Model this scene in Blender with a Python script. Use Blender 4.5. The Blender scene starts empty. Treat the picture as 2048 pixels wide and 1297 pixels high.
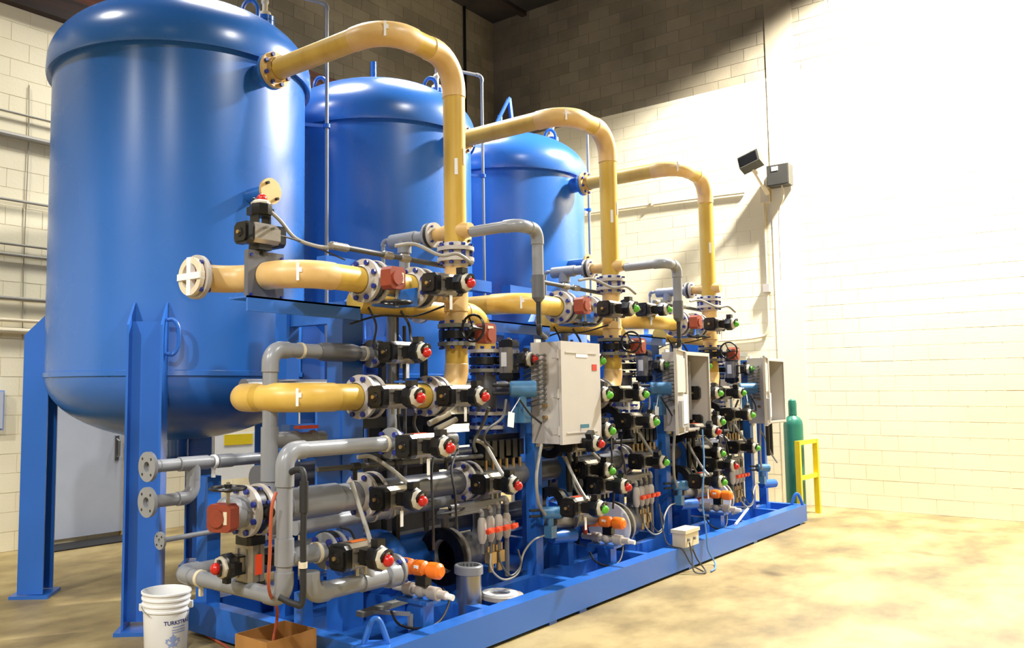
import bpy, math, random
from mathutils import Vector, Matrix
random.seed(4)
S = bpy.context.scene
COL = S.collection
PI = math.pi
R_ = math.radians

# ------------------------------------------------------------------ camera
FPX, YAW, PIT, ROLL, HC = 1689.8, 41.30, 4.544, -0.30, 1.63     # focal length in pixels of the 2048x1297 frame
_a, _t, _r = R_(YAW), R_(PIT), R_(ROLL)
FW = Vector((math.cos(_a)*math.cos(_t), math.sin(_a)*math.cos(_t), math.sin(_t)))
_rt = Vector((math.sin(_a), -math.cos(_a), 0)); _up = _rt.cross(FW)
RT = _rt*math.cos(_r) + _up*math.sin(_r); UP = _up*math.cos(_r) - _rt*math.sin(_r)
cd = bpy.data.cameras.new('camera'); cam = bpy.data.objects.new('camera', cd); COL.objects.link(cam)
M3 = Matrix((RT, UP, -FW)).transposed()
cam.matrix_world = Matrix.Translation((0, 0, HC)) @ M3.to_4x4()
cd.sensor_fit = 'HORIZONTAL'; cd.sensor_width = 36; cd.lens = FPX/2048*36
cd.shift_x = (1024-800)/2048; cd.clip_start = .05
S.camera = cam
def at(u, v, Y=None, X=None, Z=None):
    r = FW + RT*((u-800)/FPX) + UP*((648.5-v)/FPX); o = Vector((0, 0, HC))
    if Y is not None: k = (Y-o.y)/r.y
    elif X is not None: k = (X-o.x)/r.x
    else: k = (Z-o.z)/r.z
    return o + r*k

# ------------------------------------------------------------------ light
W = bpy.data.worlds.new('world'); S.world = W; W.use_nodes = True
W.node_tree.nodes['Background'].inputs[0].default_value = (.9, .95, 1, 1)
W.node_tree.nodes['Background'].inputs[1].default_value = .05
S.view_settings.view_transform = 'Standard'; S.view_settings.look = 'None'
S.view_settings.gamma = 1; S.view_settings.use_curve_mapping = False
S.view_settings.exposure = 0.0
def spot(name, loc, power, angle, blend, col, radius, aim=None):
    l = bpy.data.lights.new(name, 'SPOT'); l.energy = power; l.spot_size = R_(angle); l.spot_blend = blend
    l.color = col; l.shadow_soft_size = radius
    o = bpy.data.objects.new(name, l); COL.objects.link(o); o.location = loc
    if aim is not None:
        o.rotation_euler = (Vector(aim)-Vector(loc)).to_track_quat('-Z', 'Y').to_euler()
LAMP = (1, .98, .935)
spot('high_bay_lamp_end', (11.7, 1.4, 8.0), 8200, 141, .16, LAMP, .25)
spot('high_bay_lamp_front', (4.6, -1.6, 7.8), 1150, 140, .3, LAMP, .25)
spot('high_bay_lamp_side', (-5.2, 3.4, 7.5), 2600, 140, .3, LAMP, .15)
spot('high_bay_lamp_near', (-2.6, -.8, 7.5), 1700, 140, .3, LAMP, .15)
spot('left_wall_fill_light', (.6, 6.9, 8.0), 620, 128, .3, LAMP, .25)  # added unseen fill light, brightens the left wall
spot('high_bay_lamp_tanks', (5.4, 6.6, 8.2), 1300, 96, .35, LAMP, .8)
spot('high_bay_lamp_tanks_far', (8.6, 6.6, 8.2), 1300, 96, .35, LAMP, .8)
spot('camera_flash', (.06, -.05, 1.78), 60, 85, .6, (1, .98, .95), .03, aim=(5.4, 4.2, 1.5))

# ------------------------------------------------------------------ materials
def lin(c):
    return tuple((x/255/12.92 if x/255 <= .04045 else ((x/255+.055)/1.055)**2.4) for x in c)
MATS = {}
def pm(name, col, rough=.5, metal=0., var=.12, scale=6., bump=0., col2=None, bscale=None, spec=.5, coat=0., rvar=.0, stretch=None):
    m = bpy.data.materials.new(name); m.use_nodes = True; nt = m.node_tree; b = nt.nodes['Principled BSDF']
    c = lin(col); d = lin(col2) if col2 else tuple(x*(1-var) for x in c)
    tc = nt.nodes.new('ShaderNodeTexCoord'); src = tc.outputs['Object']
    if stretch:
        mp = nt.nodes.new('ShaderNodeMapping'); mp.inputs['Scale'].default_value = stretch
        nt.links.new(src, mp.inputs[0]); src = mp.outputs[0]
    n = nt.nodes.new('ShaderNodeTexNoise'); n.inputs['Scale'].default_value = scale; n.inputs['Detail'].default_value = 4
    nt.links.new(src, n.inputs['Vector'])
    rp = nt.nodes.new('ShaderNodeValToRGB'); rp.color_ramp.elements[0].position = .35; rp.color_ramp.elements[1].position = .65
    rp.color_ramp.elements[0].color = (*d, 1); rp.color_ramp.elements[1].color = (*c, 1)
    nt.links.new(n.outputs['Fac'], rp.inputs[0]); nt.links.new(rp.outputs[0], b.inputs['Base Color'])
    b.inputs['Roughness'].default_value = rough; b.inputs['Metallic'].default_value = metal
    b.inputs['Specular IOR Level'].default_value = spec
    if coat: b.inputs['Coat Weight'].default_value = coat; b.inputs['Coat Roughness'].default_value = .12
    if rvar:
        mr = nt.nodes.new('ShaderNodeMapRange'); mr.inputs['To Min'].default_value = rough-rvar; mr.inputs['To Max'].default_value = rough+rvar
        nt.links.new(n.outputs['Fac'], mr.inputs[0]); nt.links.new(mr.outputs[0], b.inputs['Roughness'])
    if bump:
        n2 = nt.nodes.new('ShaderNodeTexNoise'); n2.inputs['Scale'].default_value = bscale or scale*4
        nt.links.new(src, n2.inputs['Vector'])
        bp = nt.nodes.new('ShaderNodeBump'); bp.inputs['Strength'].default_value = bump; bp.inputs['Distance'].default_value = .01
        nt.links.new(n2.outputs['Fac'], bp.inputs['Height']); nt.links.new(bp.outputs[0], b.inputs['Normal'])
    MATS[name] = m; return m
pm('blue', (42, 104, 192), .33, var=.10, scale=1.6, rvar=.06)
pm('tank_blue', (44, 106, 188), .27, var=.08, scale=.9, rvar=.06, bump=.03, bscale=3, spec=.8)
pm('steel_blue', (70, 120, 160), .35, var=.1)
pm('frp', (208, 172, 74), .40, col2=(196, 158, 60), scale=9, stretch=(1, 1, .3))
pm('frp_elbow', (220, 184, 122), .40, col2=(210, 170, 104), scale=7)
pm('frp_light', (222, 184, 90), .38, col2=(212, 172, 76), scale=7)
pm('tan', (206, 170, 104), .5, var=.1)
pm('pvc', (140, 142, 146), .30, var=.08, scale=5)
pm('pvc_dark', (98, 99, 103), .32, var=.1, scale=5)
pm('flange', (186, 178, 168), .45, var=.08)
pm('bolt', (28, 44, 130), .4, var=.1)
pm('black', (16, 16, 18), .35, var=.2)
pm('rubber', (34, 34, 36), .6, var=.2)
pm('alu', (160, 154, 144), .35, metal=.75, var=.1, scale=12)
pm('brass', (190, 160, 110), .3, metal=.8)
pm('steel', (170, 168, 162), .28, metal=.9, var=.15, scale=10, stretch=(1, 1, .15))
pm('lid', (196, 188, 168), .45, var=.06)
pm('beige', (218, 206, 178), .45, var=.05)
pm('white', (240, 240, 238), .45, var=.03)
pm('red', (196, 36, 26), .25, var=.1)
pm('green', (92, 178, 48), .25, var=.1)
pm('orange', (244, 120, 24), .4, var=.06)
pm('orange_red', (232, 74, 34), .4, var=.06)
pm('gear_red', (142, 60, 38), .5, var=.15, scale=14)
pm('cabinet', (188, 182, 174), .45, var=.04)
pm('cabinet_in', (150, 150, 152), .5, var=.08)
pm('hose', (150, 146, 136), .5, var=.08)
pm('hose_dark', (74, 74, 72), .5, var=.12)
pm('cord_red', (176, 84, 54), .5, var=.06)
pm('cord_blue', (92, 138, 184), .5, var=.06)
pm('card', (176, 126, 66), .75, col2=(160, 112, 56), scale=4)
pm('yellow', (236, 206, 30), .4, var=.06)
pm('gas_green', (40, 112, 92), .35, var=.08)
pm('timber', (58, 34, 24), .7, col2=(28, 18, 14), scale=3, stretch=(.3, 1, 4))
pm('timber_red', (112, 56, 34), .7, col2=(50, 26, 18), scale=3, stretch=(.3, 1, 4))
pm('ceiling', (62, 52, 44), .8, col2=(30, 26, 22), scale=1.2)
pm('door', (184, 190, 202), .4, var=.04)
pm('grey_box', (120, 120, 112), .45, var=.1)
pm('label_teal', (40, 110, 130), .4, var=.05)
pm('label_blue', (150, 168, 214), .5, var=.05)
pm('navy', (44, 48, 120), .5, var=.05)
pm('far_wall', (128, 120, 104), .8, var=.1, scale=1)
pm('grey_dark', (66, 64, 58), .45, var=.1)
pm('mortar', (150, 140, 118), .85, var=.1, scale=3)

def block_mat():
    m = bpy.data.materials.new('block'); m.use_nodes = True; nt = m.node_tree; b = nt.nodes['Principled BSDF']
    g = nt.nodes.new('ShaderNodeNewGeometry'); sp = nt.nodes.new('ShaderNodeSeparateXYZ'); nt.links.new(g.outputs['Position'], sp.inputs[0])
    n = nt.nodes.new('ShaderNodeTexNoise'); n.inputs['Scale'].default_value = 1.3; n.inputs['Detail'].default_value = 6
    nt.links.new(g.outputs['Position'], n.inputs['Vector'])
    oi = nt.nodes.new('ShaderNodeObjectInfo')
    def ramp(a, b_, src):
        r = nt.nodes.new('ShaderNodeValToRGB'); r.color_ramp.elements[0].position = .3; r.color_ramp.elements[1].position = .7
        r.color_ramp.elements[0].color = (*lin(a), 1); r.color_ramp.elements[1].color = (*lin(b_), 1); nt.links.new(src, r.inputs[0]); return r
    ad = nt.nodes.new('ShaderNodeMath'); ad.operation = 'MULTIPLY_ADD'; ad.inputs[1].default_value = .22; ad.inputs[2].default_value = -.11
    nt.links.new(oi.outputs['Random'], ad.inputs[0])
    ad2 = nt.nodes.new('ShaderNodeMath'); ad2.operation = 'ADD'; nt.links.new(ad.outputs[0], ad2.inputs[0]); nt.links.new(n.outputs['Fac'], ad2.inputs[1])
    raw = ramp((112, 103, 84), (142, 131, 108), ad2.outputs[0])       # bare block above the paint line
    pt = ramp((232, 222, 190), (238, 229, 200), n.outputs['Fac'])     # cream paint
    gt = nt.nodes.new('ShaderNodeMath'); gt.operation = 'GREATER_THAN'; gt.inputs[1].default_value = 6.262
    nt.links.new(sp.outputs['Z'], gt.inputs[0])
    mx = nt.nodes.new('ShaderNodeMix'); mx.data_type = 'RGBA'
    nt.links.new(gt.outputs[0], mx.inputs[0]); nt.links.new(pt.outputs[0], mx.inputs[6]); nt.links.new(raw.outputs[0], mx.inputs[7])
    nt.links.new(mx.outputs[2], b.inputs['Base Color']); b.inputs['Roughness'].default_value = .7
    n2 = nt.nodes.new('ShaderNodeTexNoise'); n2.inputs['Scale'].default_value = 40; nt.links.new(g.outputs['Position'], n2.inputs['Vector'])
    bp = nt.nodes.new('ShaderNodeBump'); bp.inputs['Strength'].default_value = .25; bp.inputs['Distance'].default_value = .006
    nt.links.new(n2.outputs['Fac'], bp.inputs['Height']); nt.links.new(bp.outputs[0], b.inputs['Normal'])
    MATS['block'] = m
block_mat()
def floor_mat():
    m = bpy.data.materials.new('concrete'); m.use_nodes = True; nt = m.node_tree; b = nt.nodes['Principled BSDF']
    g = nt.nodes.new('ShaderNodeNewGeometry')
    mp = nt.nodes.new('ShaderNodeMapping'); mp.inputs['Scale'].default_value = (1, 1.6, 1); nt.links.new(g.outputs['Position'], mp.inputs[0])
    n = nt.nodes.new('ShaderNodeTexNoise'); n.inputs['Scale'].default_value = 1.1; n.inputs['Detail'].default_value = 8; n.inputs['Roughness'].default_value = .62
    nt.links.new(mp.outputs[0], n.inputs['Vector'])
    r = nt.nodes.new('ShaderNodeValToRGB'); e = r.color_ramp.elements
    e[0].position = .30; e[0].color = (*lin((100, 86, 58)), 1); e[1].position = .62; e[1].color = (*lin((168, 149, 102)), 1)
    k = e.new(.47); k.color = (*lin((142, 123, 80)), 1)
    nt.links.new(n.outputs['Fac'], r.inputs[0])
    # oil stains
    n3 = nt.nodes.new('ShaderNodeTexNoise'); n3.inputs['Scale'].default_value = .9; n3.inputs['Detail'].default_value = 3; nt.links.new(g.outputs['Position'], n3.inputs['Vector'])
    r3 = nt.nodes.new('ShaderNodeValToRGB'); r3.color_ramp.elements[0].position = .66; r3.color_ramp.elements[1].position = .72
    r3.color_ramp.elements[0].color = (1, 1, 1, 1); r3.color_ramp.elements[1].color = (.45, .4, .36, 1); nt.links.new(n3.outputs['Fac'], r3.inputs[0])
    mx = nt.nodes.new('ShaderNodeMix'); mx.data_type = 'RGBA'; mx.blend_type = 'MULTIPLY'; mx.inputs[0].default_value = 1
    nt.links.new(r.outputs[0], mx.inputs[6]); nt.links.new(r3.outputs[0], mx.inputs[7])
    nt.links.new(mx.outputs[2], b.inputs['Base Color']); b.inputs['Roughness'].default_value = .5
    bp = nt.nodes.new('ShaderNodeBump'); bp.inputs['Strength'].default_value = .08; bp.inputs['Distance'].default_value = .02
    nt.links.new(n.outputs['Fac'], bp.inputs['Height']); nt.links.new(bp.outputs[0], b.inputs['Normal'])
    MATS['concrete'] = m
floor_mat()

# ------------------------------------------------------------------ mesh helpers
def V(*a): return Vector(a)
def frame(a):
    a = Vector(a).normalized(); ref = V(0, 0, 1) if abs(a.z) < .9 else V(0, 1, 0)
    e1 = ref.cross(a).normalized(); return a, e1, a.cross(e1)
class MB:
    def __init__(s): s.v = []; s.f = []
    def add(s, vs, fs):
        n = len(s.v); s.v += [Vector(x) for x in vs]; s.f += [tuple(i+n for i in f) for f in fs]; return s
    def box(s, x0, x1, y0, y1, z0, z1):
        vs = [(x, y, z) for z in (z0, z1) for y in (y0, y1) for x in (x0, x1)]
        return s.add(vs, [(0, 2, 3, 1), (4, 5, 7, 6), (0, 1, 5, 4), (2, 6, 7, 3), (0, 4, 6, 2), (1, 3, 7, 5)])
    def cbox(s, c, d, rot=None):
        k = MB().box(-d[0]/2, d[0]/2, -d[1]/2, d[1]/2, -d[2]/2, d[2]/2)
        vs = [(rot @ v if rot else v)+Vector(c) for v in k.v]; return s.add(vs, k.f)
    def bar(s, p, q, w, h):              # box bar from p to q, width w (horizontal), height h
        p, q = Vector(p), Vector(q); a, e1, e2 = frame(q-p); vs = []
        for o in (p, q):
            for y, x in ((-1, -1), (-1, 1), (1, 1), (1, -1)): vs.append(o+e1*(x*w/2)+e2*(y*h/2))
        return s.add(vs, [(3, 2, 1, 0), (4, 5, 6, 7), (0, 1, 5, 4), (1, 2, 6, 5), (2, 3, 7, 6), (3, 0, 4, 7)])
    def lathe(s, prof, o=(0, 0, 0), ax=(0, 0, 1), n=24, close=True):   # prof: (radius, along axis)
        a, e1, e2 = frame(ax); o = Vector(o); vs = []; fs = []; m = len(prof)
        for r, z in prof:
            for k in range(n):
                t = 2*PI*k/n; vs.append(o+a*z+(e1*math.cos(t)+e2*math.sin(t))*max(r, 1e-5))
        for i in range(m-1):
            for k in range(n): fs.append((i*n+k, i*n+(k+1) % n, (i+1)*n+(k+1) % n, (i+1)*n+k))
        if close:
            if prof[0][0] > 1e-4: fs.append(tuple(range(n-1, -1, -1)))
            if prof[-1][0] > 1e-4: fs.append(tuple((m-1)*n+k for k in range(n)))
        return s.add(vs, fs)
    def cyl(s, p, q, r, r2=None, n=16):
        p, q = Vector(p), Vector(q); return s.lathe([(r, 0), (r if r2 is None else r2, (q-p).length)], p, q-p, n)
    def ring(s, o, ax, R, r, t, n=28):   # flat ring with a hole, thickness t centred on o
        return s.lathe([(r, -t/2), (R, -t/2), (R, t/2), (r, t/2), (r, -t/2)], o, ax, n, False)
    def sphere(s, c, r, n=14, sz=1.):
        m = n//2; return s.lathe([(r*math.sin(PI*i/m), -r*sz*math.cos(PI*i/m)) for i in range(m+1)], c, (0, 0, 1), n, False)
    def tube(s, pts, r, n=10, cap=True):
        pts = [Vector(p) for p in pts]; m = len(pts)
        tg = [(pts[min(i+1, m-1)]-pts[max(i-1, 0)]).normalized() for i in range(m)]
        _, e1, _ = frame(tg[0]); vs = []; fs = []
        for i in range(m):
            e1 = (e1-tg[i]*e1.dot(tg[i])).normalized(); e2 = tg[i].cross(e1)
            rr = r[i] if isinstance(r, (list, tuple)) else r
            for k in range(n):
                t = 2*PI*k/n; vs.append(pts[i]+(e1*math.cos(t)+e2*math.sin(t))*rr)
        for i in range(m-1):
            for k in range(n): fs.append((i*n+k, i*n+(k+1) % n, (i+1)*n+(k+1) % n, (i+1)*n+k))
        if cap: fs += [tuple(range(n-1, -1, -1)), tuple((m-1)*n+k for k in range(n))]
        return s.add(vs, fs)
    def torus(s, c, ax, R, r, n=24, m=8):
        a, e1, e2 = frame(ax); c = Vector(c); vs = []; fs = []
        for i in range(n):
            t = 2*PI*i/n; d = e1*math.cos(t)+e2*math.sin(t)
            for j in range(m):
                u = 2*PI*j/m; vs.append(c+d*(R+r*math.cos(u))+a*(r*math.sin(u)))
        for i in range(n):
            for j in range(m): fs.append((i*m+j, ((i+1) % n)*m+j, ((i+1) % n)*m+(j+1) % m, i*m+(j+1) % m))
        return s.add(vs, fs)
    def prism(s, poly, o, ex, ey, ez, t):   # polygon (x,y) in plane ex,ey, extruded along ez by t
        o, ex, ey, ez = map(Vector, (o, ex, ey, ez)); n = len(poly)
        vs = [o+ex*x+ey*y for x, y in poly]+[o+ex*x+ey*y+ez*t for x, y in poly]
        return s.add(vs, [tuple(range(n-1, -1, -1)), tuple(range(n, 2*n))]+[(i, (i+1) % n, n+(i+1) % n, n+i) for i in range(n)])
def mesh(name, mb, mat, o=(0, 0, 0), ang=35):
    me = bpy.data.meshes.new(name); o = Vector(o)
    me.from_pydata([tuple(v-o) for v in mb.v], [], mb.f); me.materials.append(MATS[mat])
    me.validate(); me.polygons.foreach_set('use_smooth', [True]*len(me.polygons)); me.set_sharp_from_angle(angle=R_(ang)); me.update()
    return me
LABELS = {}
def tag(o, label, cat, group=None):
    o['label'] = label; o['category'] = cat
    if group: o['group'] = group
    LABELS.setdefault(label, []).append(o.name); return o
def thing(name, label, cat, loc, group=None):
    o = bpy.data.objects.new(name, None); o.empty_display_size = .1; COL.objects.link(o); o.location = loc
    return tag(o, label, cat, group)
def obj(T, name, mb, mat, label=None, up=None):       # a part of thing T (verts in world space); up: a part of T that owns it
    me = mesh(name, mb, mat, T.location); o = bpy.data.objects.new(name, me); COL.objects.link(o); o.parent = up or T
    if label: o['label'] = label
    return o
def inst(parent, name, me, loc=(0, 0, 0), rot=None):
    o = bpy.data.objects.new(name, me); COL.objects.link(o); o.parent = parent; o.location = loc
    if rot is not None: o.rotation_euler = rot
    return o
def single(name, mb, mat, label, cat, group=None):
    lo = [min(v[i] for v in mb.v) for i in range(3)]; hi = [max(v[i] for v in mb.v) for i in range(3)]
    o = V((lo[0]+hi[0])/2, (lo[1]+hi[1])/2, lo[2])
    ob = bpy.data.objects.new(name, mesh(name, mb, mat, o)); COL.objects.link(ob); ob.location = o
    return tag(ob, label, cat, group)
def struct(name, mb, mat, parent=None, **k):
    o = bpy.data.objects.new(name, mesh(name, mb, mat)); COL.objects.link(o)
    if parent: o.parent = parent
    else: o['kind'] = 'structure'
    return o
def arc(p, c, q, rad, n=8):               # rounded corner p-c-q
    p, c, q = map(Vector, (p, c, q)); a = (p-c).normalized(); b = (q-c).normalized(); th = a.angle(b)
    t = rad/math.tan(th/2); h = rad/math.sin(th/2); ce = c+(a+b).normalized()*h
    s0 = c+a*t-ce; s1 = c+b*t-ce; ang = s0.angle(s1); axis = s0.cross(s1).normalized()
    return [ce+Matrix.Rotation(ang*i/n, 3, axis) @ s0 for i in range(n+1)]
def run(T, pts, r, mat, emat, bend, n=20, er=1.09, sock=.035, pn='pipe', en='elbow'):
    pts = [Vector(p) for p in pts]; cur = pts[0]; out = []
    for i in range(1, len(pts)-1):
        A = arc(pts[i-1], pts[i], pts[i+1], bend)
        if (A[0]-cur).length > .005: out.append(obj(T, pn, MB().cyl(cur, A[0], r, n=n), mat))
        d0 = (pts[i]-pts[i-1]).normalized(); d1 = (pts[i+1]-pts[i]).normalized()
        P = [A[0]-d0*sock-d0*.004]+[A[0]-d0*sock]+A+[A[-1]+d1*sock]+[A[-1]+d1*(sock+.004)]
        rr = [r*1.005]+[r*er]*(len(P)-2)+[r*1.005]
        out.append(obj(T, en, MB().tube(P, rr, n), emat)); cur = A[-1]
    if (pts[-1]-cur).length > .005: out.append(obj(T, pn, MB().cyl(cur, pts[-1], r, n=n), mat))
    return out
BOLT = mesh('bolt', MB().lathe([(.0165, -.036), (.0165, -.02), (.008, -.02), (.008, .02), (.0165, .02), (.0165, .036)], n=8), 'bolt')
BOLTS = mesh('bolt', MB().lathe([(.0095, -.03), (.0095, -.02), (.005, -.02), (.005, .02), (.0095, .02), (.0095, .03)], n=8), 'bolt')
BOLTK = mesh('bolt', MB().lathe([(.012, -.028), (.012, .028)], n=8), 'black')
def flange(T, c, ax, R=.14, r=.085, t=.028, mat='flange', nb=8, hub=0., bolt=BOLT, bc=None, bo=0., ph=.5, label=None):
    a, e1, e2 = frame(ax); c = Vector(c)
    mb = MB().ring(c, ax, R, r*.9, t, 32)
    if hub: mb.lathe([(r*1.28, 0), (r*1.05, hub)], c, a, 24, False)
    f = obj(T, 'flange', mb, mat, label)
    q = a.to_track_quat('Z', 'Y').to_euler()
    for k in range(nb):
        th = 2*PI*(k+ph)/nb; d = (e1*math.cos(th)+e2*math.sin(th))*(bc or (R+r)/2+.006)
        inst(f, 'bolt', bolt, c+d+a*bo-T.location, q)
    return f
def catmull(P, k=6):
    P = [Vector(p) for p in P]; Q = [P[0]*2-P[1]]+P+[P[-1]*2-P[-2]]; out = []
    for i in range(1, len(Q)-2):
        a, b, c, d = Q[i-1:i+3]
        for j in range(k):
            t = j/k; out.append(.5*((2*b)+(c-a)*t+(2*a-5*b+4*c-d)*t*t+(3*b-a-3*c+d)*t**3))
    return out+[P[-1]]
def hose(P, r, mat, label, cat='hose', group=None, name='hose', n=8):
    return single(name, MB().tube(catmull(P), r, n), mat, label, cat, group)

# ------------------------------------------------------------------ the room
XW, YW, ZC = 12.85, 8.90, 8.58
X0, Y0 = -9.0, -7.0
struct('floor', MB().box(X0, XW+.3, Y0, YW+.3, -.2, 0), 'concrete')
cl = struct('ceiling', MB().box(X0, XW+.3, Y0, YW+.3, ZC, ZC+.2), 'ceiling')
for k in range(12):                                           # roof joists
    y = YW-.7-k*1.2
    struct('joist', MB().box(X0, XW, y-.05, y+.05, ZC-.08, ZC), 'timber', cl)
struct('wall_back', MB().box(X0-.2, X0, Y0, YW+.3, 0, ZC), 'far_wall')
struct('wall_right', MB().box(X0, XW, Y0-.2, Y0, 0, ZC), 'far_wall')
wl = struct('wall_left', MB().box(X0, XW, YW+.004, YW+.2, 0, ZC), 'block')
we = struct('wall_end', MB().box(XW+.004, XW+.2, Y0, YW+.2, 0, ZC), 'block')
BL, BH, J = .40, .20, .006
rnd = random.Random(7)
def blocks(wall, along, a0, a1, single_test):
    rest = MB(); cache = {}; cnt = 0
    for row in range(int(ZC/BH)+1):
        z0 = row*BH; z1 = min(z0+BH, ZC); off = (row % 2)*BL/2; x = a1+off
        while x > a0:
            lo, hi = max(x-BL, a0), min(x, a1); x -= BL
            if hi-lo < .03 or z1-z0 < .03: continue
            e = rnd.uniform(0, .002)
            if single_test((lo+hi)/2, (z0+z1)/2) and cnt < 300:
                w, h = hi-lo-J, z1-z0-J; key = (round(w, 3), round(h, 3))
                if key not in cache:
                    m = MB().box(-w/2, w/2, 0, .03, -h/2, h/2) if along == 'x' else MB().box(0, .03, -w/2, w/2, -h/2, h/2)
                    cache[key] = mesh('block', m, 'block')
                c = (lo+hi)/2; zc = (z0+z1)/2
                inst(wall, 'block', cache[key], (c, YW-e, zc) if along == 'x' else (XW-e, c, zc)); cnt += 1
            elif along == 'x': rest.box(lo+J/2, hi-J/2, YW-e, YW+.03, z0+J/2, z1-J/2)
            else: rest.box(XW-e, XW+.03, lo+J/2, hi-J/2, z0+J/2, z1-J/2)
    o = struct('block_courses', rest, 'block', wall); o['kind'] = 'stuff'
blocks(wl, 'x', X0, XW, lambda a, z: z > 6.2 and a > 6.2)
blocks(we, 'y', Y0, YW, lambda a, z: z > 5.9 and a > 1.0)
# pilaster on the end wall
pl = struct('trim_1', MB().box(XW-.012, XW, 3.60, 3.98, 0, ZC), 'block')
# brown timber band along the left wall
T = thing('timber_band', 'dark brown timber beam running along the left block wall above the cream paint', 'beam', (5, YW-.06, 5.77))
for k in range(5):
    a, b = 1.0+k*2.4, min(3.38+k*2.4, XW)
    obj(T, 'board', MB().box(a, b, YW-.12, YW-.002, 5.78+rnd.uniform(-.01, .01), 6.02), 'timber')
    obj(T, 'board', MB().box(a+.3, min(b+.32, XW), YW-.10, YW-.002, 6.03, 6.27+rnd.uniform(-.01, .01)), 'timber_red')
q_ = at(930, 90, Y=YW-.03); single('black_conduit', MB().cyl((q_.x, YW-.03, 6.3), (q_.x, YW-.03, ZC), .025, n=10), 'black', 'black vertical conduit on the bare block wall near the room corner', 'conduit')
# pale steel door
d = struct('door_1', MB().box(4.28, 5.25, YW-.05, YW-.005, .06, 2.15), 'door')
struct('door_frame', MB().box(5.25, 5.33, YW-.07, YW-.002, 0, 2.2).box(4.20, 4.28, YW-.07, YW-.002, 0, 2.2).box(4.2, 5.33, YW-.07, YW-.002, 2.15, 2.24), 'tan', d)
struct('door_handle', MB().box(5.14, 5.19, YW-.06, YW-.05, .86, 1.14).tube([(5.165, YW-.06, .9), (5.165, YW-.11, .92), (5.165, YW-.11, 1.08), (5.165, YW-.06, 1.1)], .012), 'steel', d)
single('floor_mat', MB().box(4.25, 5.35, YW-.42, YW-.05, .001, .014), 'rubber', 'thin black mat lying on the floor before the pale door', 'mat')
# conduits on the left wall
for z, r, w in ((4.60, .012, 'topmost thin grey conduit on the cream wall left of the tanks'), (4.35, .035, 'thick grey conduit high on the cream wall, second from the top'),
             (3.66, .016, 'third grey conduit from the top on the cream wall'), (3.19, .014, 'fourth grey conduit from the top on the cream wall'), (3.08, .018, 'fifth grey conduit from the top on the cream wall'),
             (2.62, .022, 'sixth grey conduit from the top on the cream wall'), (2.39, .020, 'cream pipe on the cream wall, upper of the lowest pair'), (2.28, .030, 'cream pipe on the cream wall, lowest of all')):
    mat = 'hose' if z > 2.5 else 'beige'
    t = thing('wall_conduit', w, 'conduit', (6, YW-.05, z), 'conduits along the left wall')
    obj(t, 'pipe', MB().cyl((1.5, YW-.05, z), (12.5, YW-.05, z), r, n=10), mat)
    for k in range(5): obj(t, 'clip', MB().box(2.2+k*2.3, 2.24+k*2.3, YW-.06-r, YW-.002, z-r-.008, z+r+.008), 'steel')
hose([(4.05, YW-.02, 4.95), (4.06, YW-.025, 4.2), (4.05, YW-.02, 3.0), (4.06, YW-.02, 2.2)], .006, 'hose', 'thin vertical wire on the cream wall left of the nearest tank', 'wire', name='wire')
t = thing('wall_panel', 'pale blue grey panel box on the cream wall at the left edge', 'panel', (3.72, YW-.06, 1.25))
obj(t, 'body', MB().box(3.55, 3.86, YW-.10, YW-.005, 1.25, 1.66), 'label_blue'); obj(t, 'cover', MB().box(3.57, 3.84, YW-.115, YW-.10, 1.27, 1.64), 'door')
t = thing('notice_board', 'white board with yellow notice under the nearest tank by the wall', 'sign', (6.65, YW-.3, 0))
obj(t, 'board', MB().box(6.35, 7.2, YW-.3, YW-.27, .55, 1.12), 'white'); obj(t, 'notice', MB().box(6.48, 6.92, YW-.31, YW-.30, .97, 1.10), 'yellow')
for x in (6.4, 7.12): obj(t, 'leg', MB().box(x, x+.04, YW-.29, YW-.25, 0, 1.1), 'white')
# end wall services
t = thing('wall_conduit', 'cream conduit running level across the bright end wall behind the farthest pipe', 'conduit', (XW-.03, 6.5, 4.64))
obj(t, 'pipe', MB().tube(catmull([(XW-.03, 8.8, 4.64), (XW-.03, 7, 4.64), (XW-.03, 5.0, 4.60), (XW-.03, 4.35, 4.58)]), .02, 8), 'beige')
for y in (8.2, 7.0, 5.8): obj(t, 'clip', MB().box(XW-.06, XW-.002, y, y+.03, 4.60, 4.68), 'beige')
t = thing('wall_conduit', 'low cream conduit crossing the bright end wall with rounded end', 'conduit', (XW-.03, 5, 2.36))
obj(t, 'pipe', MB().tube(catmull([(XW-.03, 6.5, 2.33), (XW-.03, 5, 2.36), (XW-.03, 4.25, 2.39), (XW-.03, 4.1, 2.5), (XW-.03, 4.08, 2.9), (XW-.03, 4.08, 4.4)]), .018, 8), 'beige')
obj(t, 'junction', MB().box(XW-.08, XW-.002, 4.04, 4.13, 3.05, 3.17), 'flange')
t = thing('flood_lamp', 'tilted dark floodlight on bracket high on the end wall', 'lamp', (XW-.1, 4.2, 4.5))
rot = Matrix.Rotation(R_(-18), 3, 'X') @ Matrix.Rotation(R_(25), 3, 'Y')
hc = V(XW-.42, 4.12, 4.93)
obj(t, 'housing', MB().cbox(hc, (.16, .30, .22), rot), 'grey_dark'); obj(t, 'glass', MB().cbox(hc+rot @ V(-.083, 0, 0), (.008, .25, .17), rot), 'black')
obj(t, 'arm', MB().tube(catmull([hc+V(.03, -.02, -.1), (XW-.3, 4.06, 4.72), (XW-.12, 4.02, 4.55), (XW-.02, 4.02, 4.5)]), .035, 8), 'beige')
obj(t, 'mount', MB().box(XW-.06, XW-.001, 3.99, 4.12, 4.38, 4.62), 'beige')
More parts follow.
